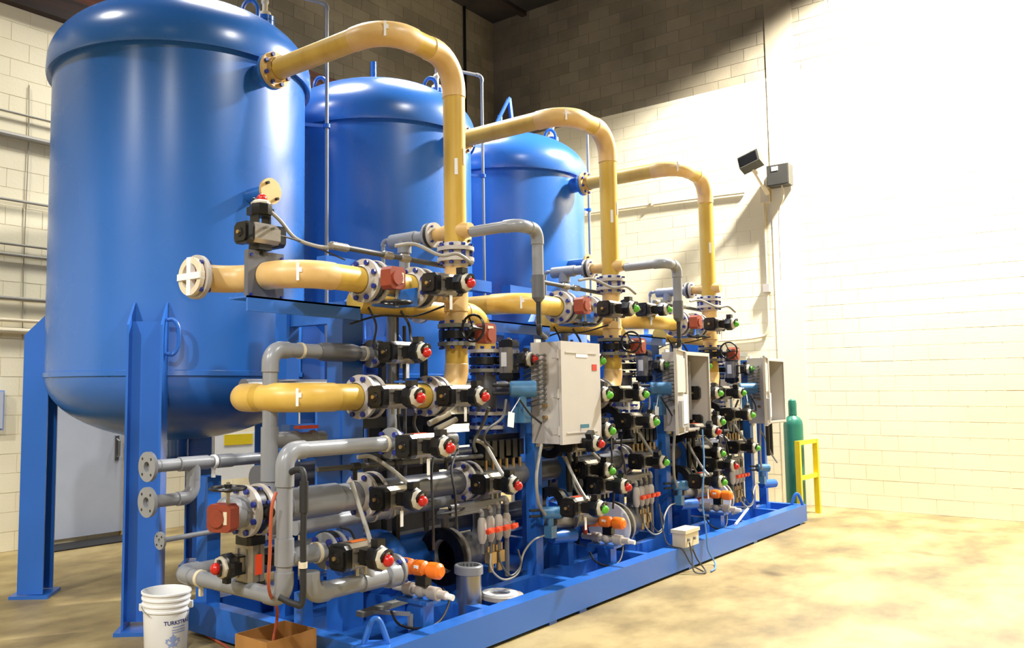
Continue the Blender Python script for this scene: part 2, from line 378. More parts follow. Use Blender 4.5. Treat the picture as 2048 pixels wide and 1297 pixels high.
t = thing('switch_box', 'square grey electrical box beside the floodlight on the end wall', 'box', (XW-.12, 3.84, 4.55))
obj(t, 'body', MB().box(XW-.24, XW-.03, 3.66, 3.96, 4.57, 4.87), 'grey_dark'); obj(t, 'cover', MB().box(XW-.25, XW-.24, 3.67, 3.95, 4.58, 4.86), 'grey_dark')
obj(t, 'label', MB().box(XW-.256, XW-.25, 3.80, 3.89, 4.78, 4.84), 'white'); obj(t, 'cable', MB().tube(catmull([(XW-.16, 3.78, 4.57), (XW-.15, 3.77, 4.4), (XW-.1, 3.85, 4.15), (XW-.1, 3.86, 3.2)]), .012, 6), 'beige')
t = thing('steel_hopper', 'shiny stainless hopper standing by the end wall behind open cabinets', 'hopper', (12.3, 4.6, 0))
obj(t, 'body', MB().box(12.0, 12.6, 4.35, 4.95, 1.78, 2.10), 'steel'); obj(t, 'rim', MB().box(11.98, 12.62, 4.33, 4.97, 2.10, 2.16), 'grey_box')
hm = MB(); hm.add([(12.0, 4.35, 1.78), (12.6, 4.35, 1.78), (12.6, 4.95, 1.78), (12.0, 4.95, 1.78), (12.2, 4.55, 1.35), (12.4, 4.55, 1.35), (12.4, 4.75, 1.35), (12.2, 4.75, 1.35)], [(0, 1, 5, 4), (1, 2, 6, 5), (2, 3, 7, 6), (3, 0, 4, 7), (4, 5, 6, 7), (3, 2, 1, 0)])
obj(t, 'cone', hm, 'flange')
for x in (12.03, 12.57):
    for y in (4.38, 4.92): obj(t, 'leg', MB().box(x-.02, x+.02, y-.02, y+.02, 0, 1.8), 'grey_box')
# gas cylinders and yellow guard beyond the skid
for x, y, lab in ((11.80, 3.50, 'tall green gas cylinder standing beyond the end of the skid'),):
    t = thing('gas_cylinder', lab, 'gas cylinder', (x, y, 0))
    obj(t, 'body', MB().lathe([(.11, 0), (.118, .01), (.118, 1.16), (.112, 1.21), (.09, 1.25), (.05, 1.28), (.04, 1.30)], (x, y, 0), n=24), 'gas_green')
    obj(t, 'cap', MB().lathe([(.052, 1.29), (.05, 1.36), (.052, 1.44), (.045, 1.48), (.02, 1.50)], (x, y, 0), n=18), 'gas_green')
t = thing('guard_rail', 'yellow steel guard rail around the gas cylinders past the skid end', 'rail', (11.6, 3.0, 0))
for x, y in ((11.45, 3.35), (12.10, 3.32)): obj(t, 'post', MB().box(x-.03, x+.03, y-.03, y+.03, 0, .97), 'yellow')
for z in (.5, .945): obj(t, 'bar', MB().bar((11.45, 3.35, z), (12.10, 3.32, z), .05, .05), 'yellow')

# ------------------------------------------------------------------ valve kits (local frame: pipe along x, stem along -y)
KIT = {}
def kit(key, fn, mat):
    if key not in KIT: KIT[key] = mesh(key.split('|')[0], fn(), mat)
    return KIT[key]
def act_body():
    P = [(-.058, -.05), (-.035, -.072), (.035, -.072), (.058, -.05), (.058, .05), (.04, .072), (.012, .072), (.012, .062), (-.012, .062), (-.012, .072), (-.04, .072), (-.058, .05)]
    m = MB().prism(P, (-.10, -.225, 0), (0, 1, 0), (0, 0, 1), (1, 0, 0), .20)
    m.box(-.08, .08, -.292, -.282, .028, .050).box(-.08, .08, -.292, -.282, -.050, -.028); return m
def cap_mesh(s):
    q = [(-.066, -.048), (-.048, -.068), (.048, -.068), (.066, -.048), (.066, .048), (.048, .068), (-.048, .068), (-.066, .048)]
    m = MB().prism(q, (s*.1, -.225, 0), (0, 1, 0), (0, 0, 1), (s, 0, 0), .045); n = len(m.v)
    m.prism([(x*.8, y*.8) for x, y in q], (s*.145, -.225, 0), (0, 1, 0), (0, 0, 1), (s, 0, 0), .014)
    return m.lathe([(.03, 0), (.026, .008)], (s*.159, -.225, 0), (s, 0, 0), 12)
def valve(c, label, group, mat_rot=None, dome='red', body=True, bs=1., lid='lid', tagged=False, tilt=0., sticker=None):
    T = thing('actuated_valve', label, 'valve', c, group)
    if mat_rot is not None: T.rotation_euler = mat_rot.to_euler()
    if body:
        inst(T, 'valve_body', kit('valve_body|%.2f' % bs, lambda: MB().ring((0, 0, 0), (1, 0, 0), .134*bs, .07*bs, .056, 28).cyl((0, -.125*bs, 0), (0, -.165, 0), .03), 'black'))
    else:
        inst(T, 'stem', kit('stem', lambda: MB().cyl((0, -.10, 0), (0, -.165, 0), .03).box(-.05, .05, -.165, -.13, -.05, .05), 'black'))
    inst(T, 'actuator', kit('actuator', act_body, 'alu'))
    for s in (-1, 1):
        e = inst(T, 'end_cap', kit('end_cap|%d' % s, lambda: cap_mesh(s), 'black'))
        inst(e, 'screw', kit('screw|%d' % s, lambda: MB().cyl((s*.167, -.225, 0), (s*.178, -.225, 0), .012, n=8), 'brass'))
    inst(T, 'bracket', kit('bracket', lambda: MB().box(-.05, -.04, -.345, -.283, -.04, .04).box(.04, .05, -.345, -.283, -.04, .04).box(-.05, .05, -.35, -.34, -.04, .04), 'black'))
    sb = inst(T, 'switch_box', kit('switch_box', lambda: MB().lathe([(.066, 0), (.07, .008), (.07, .06), (.062, .068)], (0, -.35, 0), (0, -1, 0), 8).box(.05, .09, -.40, -.37, -.02, .02).box(-.03, .03, -.41, -.36, .06, .10), 'black'), rot=(0, tilt, 0))
    inst(sb, 'lid', kit('lid|'+lid, lambda: MB().lathe([(.060, 0), (.060, .012), (.046, .024)], (0, -.418, 0), (0, -1, 0), 8), lid))
    inst(sb, 'indicator', kit('indicator|'+dome, lambda: MB().sphere((.004, -.452, -.006), .033, 16), dome))
    inst(sb, 'indicator_shade', kit('indicator_shade', lambda: MB().ring((0, -.446, .012), (0, 1, .4), .046, .032, .012, 14), 'black'))
    for q_ in (-1, 1): inst(T, 'air_fitting', kit('air_fitting|%d' % q_, lambda: MB().cyl((.03*q_, -.26, -.06), (.03*q_, -.26, -.105), .009, n=8), 'steel'))
    if tagged: inst(T, 'tag', kit('tag', lambda: MB().box(-.02, .005, -.30, -.296, -.17, -.075), 'white'))
    if sticker: inst(T, 'sticker', kit('sticker|'+sticker, lambda: MB().box(-.05, .06, -.25, -.20, .0722, .0735), sticker))
    return T
RX = lambda a: Matrix.Rotation(R_(a), 3, 'X')
RY = lambda a: Matrix.Rotation(R_(a), 3, 'Y')
RZ = lambda a: Matrix.Rotation(R_(a), 3, 'Z')
def wheel_parts(T, key, c, d, R):
    c = Vector(c); a, e1, e2 = frame(d)
    w = inst(T, 'handwheel', kit('handwheel|'+key, lambda: MB().torus(c, d, R, .009, 28, 8), 'black'))
    for k in range(3):
        t = 2*PI*k/3+.4; q = c+(e1*math.cos(t)+e2*math.sin(t))*R
        inst(w, 'spoke', kit('spoke|%s%d' % (key, k), lambda: MB().cyl(c, q, .006, n=6), 'black'))
    inst(w, 'hub', kit('hub|'+key, lambda: MB().cyl(c-a*.02, c+a*.02, .02, n=10), 'black'))
def gear_valve(c, label, mat_rot=None, wd=(0, 0, -1), off=.16, R=.085, gy=-.20, op=0.):
    T = thing('gear_valve', label, 'valve', c, 'hand operated gear valves')
    if mat_rot is not None: T.rotation_euler = mat_rot.to_euler()
    inst(T, 'valve_body', kit('valve_body', lambda: MB().ring((0, 0, 0), (1, 0, 0), .128, .07, .056, 28).cyl((0, -.12, 0), (0, -.165, 0), .03), 'black'))
    k = '%.2f' % gy
    g = inst(T, 'gearbox', kit('gearbox|'+k, lambda: MB().prism([(-.07, -.05), (-.05, -.07), (.05, -.07), (.07, -.05), (.07, .05), (.05, .07), (-.05, .07), (-.07, .05)], (0, gy+.045, 0), (1, 0, 0), (0, 0, 1), (0, -1, 0), .085).lathe([(.045, 0), (.045, .012)], (-.01, gy-.04, 0), (0, -1, 0), 16), 'gear_red'))
    inst(g, 'plate', kit('plate|'+k, lambda: MB().box(.03, .05, gy-.0445, gy-.040, -.03, .035), 'beige'))
    inst(T, 'stem', kit('gstem|'+k, lambda: MB().cyl((0, -.13, 0), (0, gy+.05, 0), .028), 'black'))
    o = V(.03, gy, 0); d = Vector(wd); e = o+d*off; key = k+'%s%.2f' % (tuple(wd), off)
    inst(T, 'shaft', kit('shaft|'+key, lambda: MB().cyl(o+d*.06, e+d*.03, .011, n=8), 'steel'))
    wheel_parts(T, key, e, d, R)
    if op:
        for c_ in list(T.children):
            if not c_.name.startswith('valve_body'): c_.rotation_euler = (0, 0, R_(op))
    return T

# ------------------------------------------------------------------ skid frame
SP = 2.383
FR0, FR1 = 3.19, 3.31
T = thing('skid_frame', 'long blue welded steel skid base carrying the pipework', 'skid', (7.2, 4.0, 0))
SX0, SX1 = 3.45, 11.15
cm = MB().box(SX0, SX1, FR0, FR0+.012, .025, .222).box(SX0, SX1, FR0+.012, FR1, .210, .222).box(SX0, SX1, FR0+.012, FR1, .025, .037)
obj(T, 'front_rail', cm, 'blue')
obj(T, 'rear_rail', MB().box(SX0, SX1, 4.85, 4.95, .025, .222), 'blue')
obj(T, 'end_rail', MB().box(SX0, SX0+.012, FR1, 4.85, .025, .222).box(SX0+.012, SX0+.10, FR1, 4.85, .210, .222), 'blue')
obj(T, 'end_rail', MB().box(SX1-.10, SX1, FR1, 4.85, .025, .222), 'blue')
obj(T, 'deck_plate', MB().box(SX0+.012, SX1-.1, FR0+.012, 4.85, .04, .055), 'blue')
obj(T, 'inner_rail', MB().box(SX0+.8, SX1-.1, 3.58, 3.66, .056, .215), 'blue')
for i in range(3):
    dx = i*SP
    for x in (4.62, 5.70): obj(T, 'cross_member', MB().box(x+dx-.04, x+dx+.04, FR1, 4.85, .056, .216), 'blue')
for x in (3.6, 5.2, 5.62, 7.6, 9.3, 10.9): obj(T, 'shim', MB().box(x, x+.10, FR0+.01, FR1, .0, .025), 'blue')
# corner lifting eye
e = at(740, 1296, Y=3.30); e = V(3.55, 3.31, .222)
dv = RT.copy(); dv.z = 0; dv.normalize()
tri = [e-dv*.066, e-dv*.056+V(0, 0, .035), e-dv*.025+V(0, 0, .115), e+V(0, 0, .135), e+dv*.025+V(0, 0, .115), e+dv*.056+V(0, 0, .035), e+dv*.066]
obj(T, 'lifting_eye', MB().tube(catmull(tri, 4), .018, 8).bar(e-dv*.07+V(0, 0, .008), e+dv*.07+V(0, 0, .008), .03, .016), 'blue')
e2_ = V(11.02, 3.26, .222); obj(T, 'lifting_eye', MB().tube([v-e+e2_ for v in catmull(tri, 4)], .018, 8), 'blue')
obj(T, 'corner_post', MB().box(3.47, 3.58, 4.78, 4.90, .056, 1.06), 'blue')
obj(T, 'post', MB().box(3.50, 3.58, 3.86, 3.94, .056, .42), 'blue')

# ------------------------------------------------------------------ the three units
UN = ['nearest', 'middle', 'farthest']
TCX, TCY, TR = 4.084, 6.05, 1.039
YP, XP, HP = 3.708, 4.836, 4.073

def tank(i):
    dx = i*SP; cx, cy = TCX+dx, TCY
    T = thing('process_tank', 'tall blue domed steel tank on four legs, %s of three' % UN[i], 'tank', (cx, cy, 0), 'blue process tanks')
    obj(T, 'shell', MB().lathe([(TR, 1.78), (TR, 4.24)], (cx, cy, 0), n=96, close=False), 'tank_blue')
    bp = [(TR*math.cos(a), 1.76-.52*math.sin(a)) for a in [PI/2*k/18 for k in range(19)]]
    obj(T, 'bottom_head', MB().lathe([(TR, 1.79)]+bp, (cx, cy, 0), n=96, close=False), 'tank_blue')
    obj(T, 'seam_band', MB().lathe([(TR, 1.745), (TR+.012, 1.75), (TR+.012, 1.785), (TR, 1.79)], (cx, cy, 0), n=96, close=False), 'tank_blue')
    A, B = TR+.048, .56
    tp = [(A*math.cos(a), 4.31+B*math.sin(a)) for a in [PI/2*k/20 for k in range(21)]]
    obj(T, 'top_head', MB().lathe([(TR-.01, 4.215), (A-.004, 4.20), (A+.004, 4.225), (A, 4.30)]+tp, (cx, cy, 0), n=96, close=False), 'tank_blue')
    # legs: wide-flange columns turned outward
    for sx, sy in ((-1, -1), (-1, 1), (1, -1), (1, 1)):
        o = V(cx+sx*.79, cy+sy*.79, 0); ro = V(sx, sy, 0).normalized(); ta = V(-ro.y, ro.x, 0)
        m = MB(); w, dp = .115, .20
        m.prism([(-w, .06), (w, .06), (w, 2.13), (-w, 2.13)], o-ro*.01, ta, (0, 0, 1), ro, .014)
        for s in (-1, 1):
            m.prism([(-dp/2, 0.03), (dp/2, 0.03), (dp/2, 2.10), (-dp/2+.03, 2.27), (-dp/2-.10, 2.29), (-dp/2-.10, 1.80), (-dp/2, 1.70)], o+ta*(s*w-.008), ro, (0, 0, 1), ta, .016)
        lg = obj(T, 'leg', m, 'blue')
        obj(T, 'foot_plate', MB().prism([(-.16, -.15), (.16, -.15), (.16, .15), (-.16, .15)], o, ta, ro, (0, 0, 1), .025), 'blue', up=lg)
        if (sx, sy) in ((-1, -1), (1, -1)):
            c = o+ta*(.135 if True else 0)*(1 if sx < 0 else 1)+V(0, 0, 2.0)
            c = o+dv*.13+V(0, 0, 2.02)
            pts = [c+V(0, 0, .12), c+dv*.05+V(0, 0, .12), c+dv*.085+V(0, 0, .06), c+dv*.085-V(0, 0, .06), c+dv*.05-V(0, 0, .12), c-V(0, 0, .12)]
            obj(T, 'handle', MB().tube(catmull(pts, 4), .014, 8), 'blue', up=lg)
    # lifting lugs on the top head
    def lug(lx, ly):
        rad = math.hypot(lx, ly); ang = math.atan2(ly, lx)
        z = 4.31+B*math.sqrt(max(0, 1-(rad/A)**2)); c = V(cx+rad*math.cos(ang), cy+rad*math.sin(ang), z-.02)
        pts = [c-dv*.065, c-dv*.062+V(0, 0, .10), c-dv*.03+V(0, 0, .155), c+V(0, 0, .165), c+dv*.03+V(0, 0, .155), c+dv*.062+V(0, 0, .10), c+dv*.065]
        obj(T, 'lifting_lug', MB().tube(catmull(pts, 4), .019, 8), 'tank_blue')
    for lx, ly in ((-.50, .29), (.24, -.60)): lug(lx, ly)
    obj(T, 'top_nozzle', MB().cyl((cx+.01, cy, 4.84), (cx+.01, cy, 5.17), .032), 'tank_blue')
    vx, vy = cx+.62*.66+.1, cy-.62*.75
    vn = obj(T, 'vent_nozzle', MB().cyl((vx, vy, 4.66), (vx, vy, 4.83), .045).lathe([(.085, 4.80), (.085, 4.84)], (vx, vy, 0)).lathe([(.085, 4.845), (.085, 4.885)], (vx, vy, 0)), 'tank_blue')
    obj(T, 'vent_fitting', MB().cyl((vx, vy, 4.885), (vx, vy, 4.93), .06, .05).cyl((vx, vy, 4.93), (vx, vy, 5.03), .025).sphere((vx, vy, 5.03), .035), 'beige', up=vn)
    # pipe nozzle under the rim
    def nozzle(x, z, r, y1, pad):
        yb = cy-math.sqrt(TR**2-(x-cx)**2)
        m = MB().lathe([(pad, 0), (pad, .018), (pad-.02, .03), (r, .045), (r, yb+.06-y1)], (x, yb+.06, z), (0, -1, 0), 28)
        return obj(T, 'nozzle', m, 'tank_blue')
    nozzle(cx, HP, .088, 4.86, .19)
    flange(T, (cx, 4.875, HP), (0, -1, 0), .14, .08, .03, 'tank_blue', 0)
    n2 = nozzle(cx-.09, 3.11, .055, 4.79, .12)
    bf = obj(T, 'blind_flange', MB().lathe([(.098, 0), (.098, .022)], (cx-.09, 4.79, 3.11), (0, -1, 0), 28), 'tan', 'round tan blind flange with black bolts')
    for a in (R_(130), R_(-50)): inst(bf, 'bolt', BOLTK, V(cx-.09+.07*math.cos(a), 4.77, 3.11+.07*math.sin(a))-T.location, (PI/2, 0, 0))
    # bottom outlet
    obj(T, 'bottom_outlet', MB().cyl((cx, cy, 1.26), (cx, cy, 1.02), .09).lathe([(.15, 1.06), (.15, 1.10)], (cx, cy, 0), n=24).lathe([(.15, 1.0), (.15, 1.04)], (cx, cy, 0), n=24), 'tank_blue')
    if i == 2:
        p = V(cx-.35, cy-.1, 4.80); obj(T, 'lifting_bracket', MB().bar(p, p+V(.25, -.12, .52), .05, .03).bar(p+V(.25, -.12, .52), p+V(.30, -.15, 0), .05, .03), 'tank_blue')
    # grey vent line beside the tank
    x, y = cx+1.05, cy-.68
    V1 = thing('vent_pipe', 'thin grey vertical vent pipe clamped beside the %s tank' % UN[i], 'pipe', (x, y, 0), 'vent pipes')
    run(V1, [(vx+.0, vy, 5.14), (x, y, 5.14), (x, y, .3)], .017, 'pvc', 'pvc', .05, 10, 1.25, .02)
    obj(V1, 'pipe', MB().cyl((vx, vy, 5.03), (vx, vy, 5.15), .017, n=10), 'pvc')
    for z in (4.0, 2.0):
        q = V(x-cx, y-cy, 0).normalized(); b = V(cx, cy, z)+q*(TR-.01)
        obj(V1, 'clamp', MB().bar(b, (x, y, z), .012, .03).ring((x, y, z), (0, 0, 1), .032, .017, .035, 14), 'blue')

def sticker(T, mb): return obj(T, 'label_strip', mb, 'white')
def elbow_label(T, ce, r):
    n = V(-1, -1, 0).normalized(); e = V(1, -1, 0).normalized()
    sticker(T, MB().prism([(-.008, -.05), (.008, -.05), (.008, .0), (.024, .0), (.024, .028), (.008, .028), (.008, .055), (-.008, .055)], ce+n*(r-.001), e, (0, 0, 1), n, .004))
def yellow(i):
    dx = i*SP; un = UN[i]; cx = TCX+dx; xp = XP+dx
    T = thing('overhead_pipe', 'yellow fibreglass pipe arching from the %s tank down to the valves' % un, 'pipe', (xp, YP, 2.6), 'yellow overhead pipes')
    run(T, [(cx, 4.845, HP), (cx, YP, HP), (xp, YP, HP), (xp, YP, 2.66)], .081, 'frp', 'frp_elbow', .24, 28, 1.06, .05)
    flange(T, (cx, 4.84, HP), (0, -1, 0), .138, .081, .032, 'tan', 8, hub=.05, bo=-.0)
    flange(T, (xp, YP, 2.652), (0, 0, 1), .135, .081, .028, nb=8, hub=.05)
    # strips of white marking
    elbow_label(T, V(cx+.24, YP+.24, HP), .24+.0865)
    for zz, a in ((3.25, 0.), (3.33, .3)):
        q = V(math.cos(R_(-135)), math.sin(R_(-135)), 0); tq = V(-q.y, q.x, 0)
        sticker(T, MB().prism([(-.012, -.06), (.012, -.06), (.012, .06), (-.012, .06)], V(xp, YP, zz)+(q*math.cos(a*3)+tq*math.sin(a*3))*.0815, (tq*math.cos(a*3)-q*math.sin(a*3)), (0, 0, 1), (q*math.cos(a*3)+tq*math.sin(a*3)), .002))
    # side outlets along y
    for s, y in ((1, YP+.20), (-1, YP-.16)):
        obj(T, 'branch', MB().lathe([(.075, 0), (.055, .11), (.05, abs(y-YP)-.02)], (xp, YP, 2.785), (0, s, 0), 20), 'frp_elbow')
    flange(T, (xp, YP+.195, 2.785), (0, 1, 0), .095, .05, .02, nb=4, bolt=BOLTS, ph=.5)
    B = thing('branch_pipe', 'grey plastic tee branch behind the yellow riser of the %s tank' % un, 'pipe', (xp, 4.1, 2.78), 'grey branches on the yellow risers')
    flange(B, (xp, YP+.245, 2.785), (0, 1, 0), .095, .05, .02, 'pvc', nb=4, bolt=BOLTS)
    obj(B, 'gasket', MB().ring((xp, YP+.22, 2.785), (0, 1, 0), .09, .05, .03), 'rubber')
    obj(B, 'pipe', MB().cyl((xp, YP+.25, 2.785), (xp, 4.16, 2.785), .045, n=18), 'pvc')
    obj(B, 'tee', MB().cyl((xp, 4.08, 2.785), (xp, 4.33, 2.785), .055, n=18).cyl((xp, 4.2, 2.785), (xp, 4.2, 2.68), .055, n=18), 'pvc')
    obj(B, 'drop', MB().cyl((xp, 4.2, 2.69), (xp, 4.2, 2.2), .042, n=18), 'pvc')
    run(B, [(xp, 4.32, 2.80), (xp, 4.42, 2.80), (xp, 4.42, 2.55)], .015, 'pvc', 'pvc', .03, 10, 1.3, .01)
    if i < 2:
        D = thing('drop_pipe', 'grey plastic pipe looping from the yellow riser down past the cabinet, %s unit' % un, 'pipe', (xp+.25, 3.2, 2.0), 'grey loops to the cabinets')
        run(D, [(xp, YP-.15, 2.765), (xp, 3.17, 2.765), (xp+.25, 3.17, 2.765), (xp+.25, 3.17, 2.36)], .040, 'pvc', 'pvc', .075, 18, 1.14, .03)
        obj(D, 'coupling', MB().cyl((xp+.25, 3.17, 2.44), (xp+.25, 3.17, 2.28), .046, n=18).cyl((xp+.25, 3.17, 2.28), (xp+.25, 3.17, 2.25), .046, .022, n=18), 'pvc_dark')
        run(D, [(xp+.25, 3.17, 2.26), (xp+.25, 3.17, 2.035), (xp+.80, 3.45, 2.035)], .018, 'rubber', 'rubber', .04, 10, 1.15, .015)
    # riser below the top flange: spool, gear valve, bottom elbow, line B
    L = thing('riser_spool', 'yellow riser with bottom elbow and flanges below the %s overhead pipe' % un, 'pipe', (xp, YP, 1.6), 'yellow riser spools')
    flange(L, (xp, YP, 2.575), (0, 0, -1), .135, .081, .028, nb=8, hub=.05)
    obj(L, 'gasket', MB().ring((xp, YP, 2.613), (0, 0, 1), .11, .08, .045), 'flange')
    obj(L, 'pipe', MB().cyl((xp, YP, 2.575), (xp, YP, 2.11), .081, n=28), 'frp_elbow')
    obj(L, 'tee', MB().cyl((xp, YP, 2.44), (xp, YP, 2.20), .088, n=28).cyl((xp, YP, 2.335), (xp-.26, YP, 2.335), .081, n=28), 'frp_elbow')
    flange(L, (xp, YP, 2.095), (0, 0, 1), .135, .081, .028, 'grey_box', nb=8)
    flange(L, (xp, YP, 1.965), (0, 0, -1), .135, .081, .028, 'grey_box', nb=8)
    run(L, [(xp, YP, 1.965), (xp, YP, 1.60), (xp-.27, YP, 1.60)], .081, 'frp', 'frp_elbow', .20, 28, 1.05, .02)
    gear_valve((xp, YP, 2.03), 'black gear valve with upright handwheel and red gearbox on the %s yellow riser' % un, RY(-90), (0, 0, 1), .15, .092, -.26)
    # line A
    A = thing('upper_line', 'upper yellow elbow line with flanges feeding the %s riser' % un, 'pipe', (3.5+dx, YP, 2.335), 'upper yellow elbow lines')
    z = 2.335; x1, x2 = 3.875+dx, 4.355+dx
    xa = 3.31+dx; ye = 4.34 if i == 0 else 4.55
    run(A, [(x1, YP, z), (xa, YP, z), (xa, ye, z), (xa-.25, ye, z)], .081, 'frp', 'frp_elbow' if i == 0 else 'frp_light', .24, 28, 1.06, .04)
    flange(A, (x1, YP, z), (1, 0, 0), nb=8, hub=-.05)
    elbow_label(A, V(xa+.24, YP+.24, z), .24+.0865)
    ef = flange(A, (xa-.26, ye, z), (1, 0, 0), .137, .081, .03, 'flange', 4, bo=.0)
    if i == 0:
        obj(A, 'end_cover', MB().ring((xa-.30, ye, z), (1, 0, 0), .118, .080, .03), 'beige', 'round cream cover ring')
        obj(A, 'cross_bar', MB().box(xa-.325, xa-.284, ye-.116, ye+.116, z-.020, z+.020), 'white'); obj(A, 'cross_bar', MB().box(xa-.323, xa-.286, ye-.020, ye+.020, z-.117, z+.117), 'white')
        obj(A, 'end_face', MB().lathe([(.11, 0), (.11, .012)], (xa-.285, ye, z), (1, 0, 0), 24), 'gear_red')
    A2 = thing('upper_spool', 'short flanged yellow spool between the two upper valves, %s unit' % un, 'pipe', (4.15+dx, YP, z), 'short upper spools')
    flange(A2, (x1+.092, YP, z), (1, 0, 0), nb=8, hub=.04)
    obj(A2, 'pipe', MB().cyl((x1+.09, YP, z), (x2, YP, z), .081, n=28), 'frp')
    flange(A2, (x2, YP, z), (1, 0, 0), nb=8, hub=-.04)
    flange(L, (x2+.092, YP, z), (1, 0, 0), nb=8, hub=.04)
    gear_valve((x1+.046, YP, z), 'black gear valve with red gearbox and level handwheel under the %s upper line' % un, None, (0, 0, -1), .15, .095, -.21)
    obj(A2, 'support', MB().prism([(-.10, -.02), (.10, -.02), (.10, .09), (-.06, .06)], (4.16+dx, YP-.11, z-.11), (1, 0, 0), (0, 0, 1), (0, -1, 0), .012).box(4.05+dx, 4.27+dx, YP-.12, YP+.1, z-.145, z-.13), 'blue')
    dome = 'red' if i == 0 else 'green'
    valve((x2+.046, YP, z), 'black actuated valve joining the upper yellow line to the %s riser' % un, 'actuated valves', None, dome, tagged=True)
    # plate valve on the y run, stem upward
    if i == 0:
        P = thing('plate_valve', 'square grey plate valve body on the upper yellow line', 'valve', (xa, 4.02, z-.15))
        obj(P, 'plate', MB().box(xa-.14, xa+.14, 3.995, 4.03, z-.14, z+.15), 'pvc_dark')
        for a in (-.12, .12):
            for b in (-.12, .12): inst(P, 'bolt', BOLTS, V(xa+a, 4.012, z+b)-P.location, (PI/2, 0, 0))
        valve((xa-.03, 4.015, z+.025), 'upright actuator with red dome standing on the grey plate valve', 'actuated valves', RX(-90), dome, body=False)
    elif i == 2: valve((xa+.02, 3.98, z+.10), 'actuated valve with green dome between the middle and farthest risers', 'actuated valves', None, dome, tilt=.4)
    # line B
    Bz = 1.595; b1, b2 = 3.84+dx, 4.50+dx
    B = thing('lower_line', 'lower yellow elbow line with white marking below the %s tank' % un, 'pipe', (3.5+dx, YP, Bz), 'lower yellow elbow lines')
    if i == 0: run(B, [(b1, YP, Bz), (xa, YP, Bz), (xa, 4.36, Bz), (xa+.55, 4.36, Bz)], .083, 'frp', 'frp_light', .25, 28, 1.06, .04)
    else: obj(B, 'pipe', MB().cyl((b1, YP, Bz), (b1-.25, YP, Bz), .083, n=28), 'frp')
    flange(B, (b1, YP, Bz), (1, 0, 0), nb=8, hub=-.05)
    if i == 0: elbow_label(B, V(xa+.25, YP+.25, Bz), .25+.0885)
    B2 = thing('lower_spool', 'short flanged yellow spool between the two lower valves, %s unit' % un, 'pipe', (4.2+dx, YP, Bz), 'short lower spools')
    flange(B2, (b1+.092, YP, Bz), (1, 0, 0), nb=8, hub=.04); obj(B2, 'pipe', MB().cyl((b1+.09, YP, Bz), (b2, YP, Bz), .081, n=28), 'frp'); flange(B2, (b2, YP, Bz), (1, 0, 0), nb=8, hub=-.04)
    obj(B2, 'support', MB().prism([(-.12, -.02), (.12, -.02), (.12, .10), (-.12, .03)], (4.2+dx, YP-.10, Bz+.09), (1, 0, 0), (0, 1, 0), (0, 0, 1), .012), 'blue')
    flange(L, (b2+.092, YP, Bz), (1, 0, 0), nb=8, hub=.04)
    valve((b1+.046, YP, Bz), 'actuated valve with %s dome at the left of the lower yellow line, %s unit' % (dome, un), 'actuated valves', None, dome, tilt=.0 if i == 0 else .3)
    valve((b2+.046, YP, Bz), 'actuated valve with %s dome below the bottom elbow of the %s riser' % (dome, un), 'actuated valves', None, dome, tagged=True, tilt=.0 if i == 0 else -.3)
    # F: rear yellow pipe and G: grey drop with valve
    gx, gy = 5.546+dx, 3.96
    F = thing('rear_pipe', 'yellow pipe running behind the riser and elbowing down, %s unit' % un, 'pipe', (gx, gy, 2.0), 'rear yellow pipes')
    run(F, [(4.05+dx, gy, 2.235), (gx, gy, 2.235), (gx, gy, 1.95)], .081, 'frp', 'frp_light', .26, 28, 1.06, .03)
    flange(F, (gx, gy, 1.945), (0, 0, 1), .135, .081, .028, 'flange', nb=8)
    G = thing('strainer_drop', 'dark grey flanged drop pipe under the rear yellow elbow, %s unit' % un, 'pipe', (gx, gy, 1.0), 'grey flanged drops')
    flange(G, (gx, gy, 1.79), (0, 0, 1), .135, .081, .028, 'grey_box', nb=8)
    obj(G, 'pipe', MB().cyl((gx, gy, 1.79), (gx, gy, 1.46), .085, n=24), 'pvc_dark')
    for zz in (1.45, 1.34, 1.23): flange(G, (gx, gy, zz), (0, 0, 1), .14, .085, .026, 'flange', nb=8)
    obj(G, 'strainer', MB().lathe([(.085, 0), (.10, .05), (.10, .2), (.06, .32), (.06, .42)], (gx, gy, 1.22), (0, 0, -1), 24), 'pvc_dark')
    valve((gx, gy, 1.867), 'actuated valve with upright cylinder on the grey drop, %s unit' % un, 'actuated valves', RY(-90), dome, sticker='white')

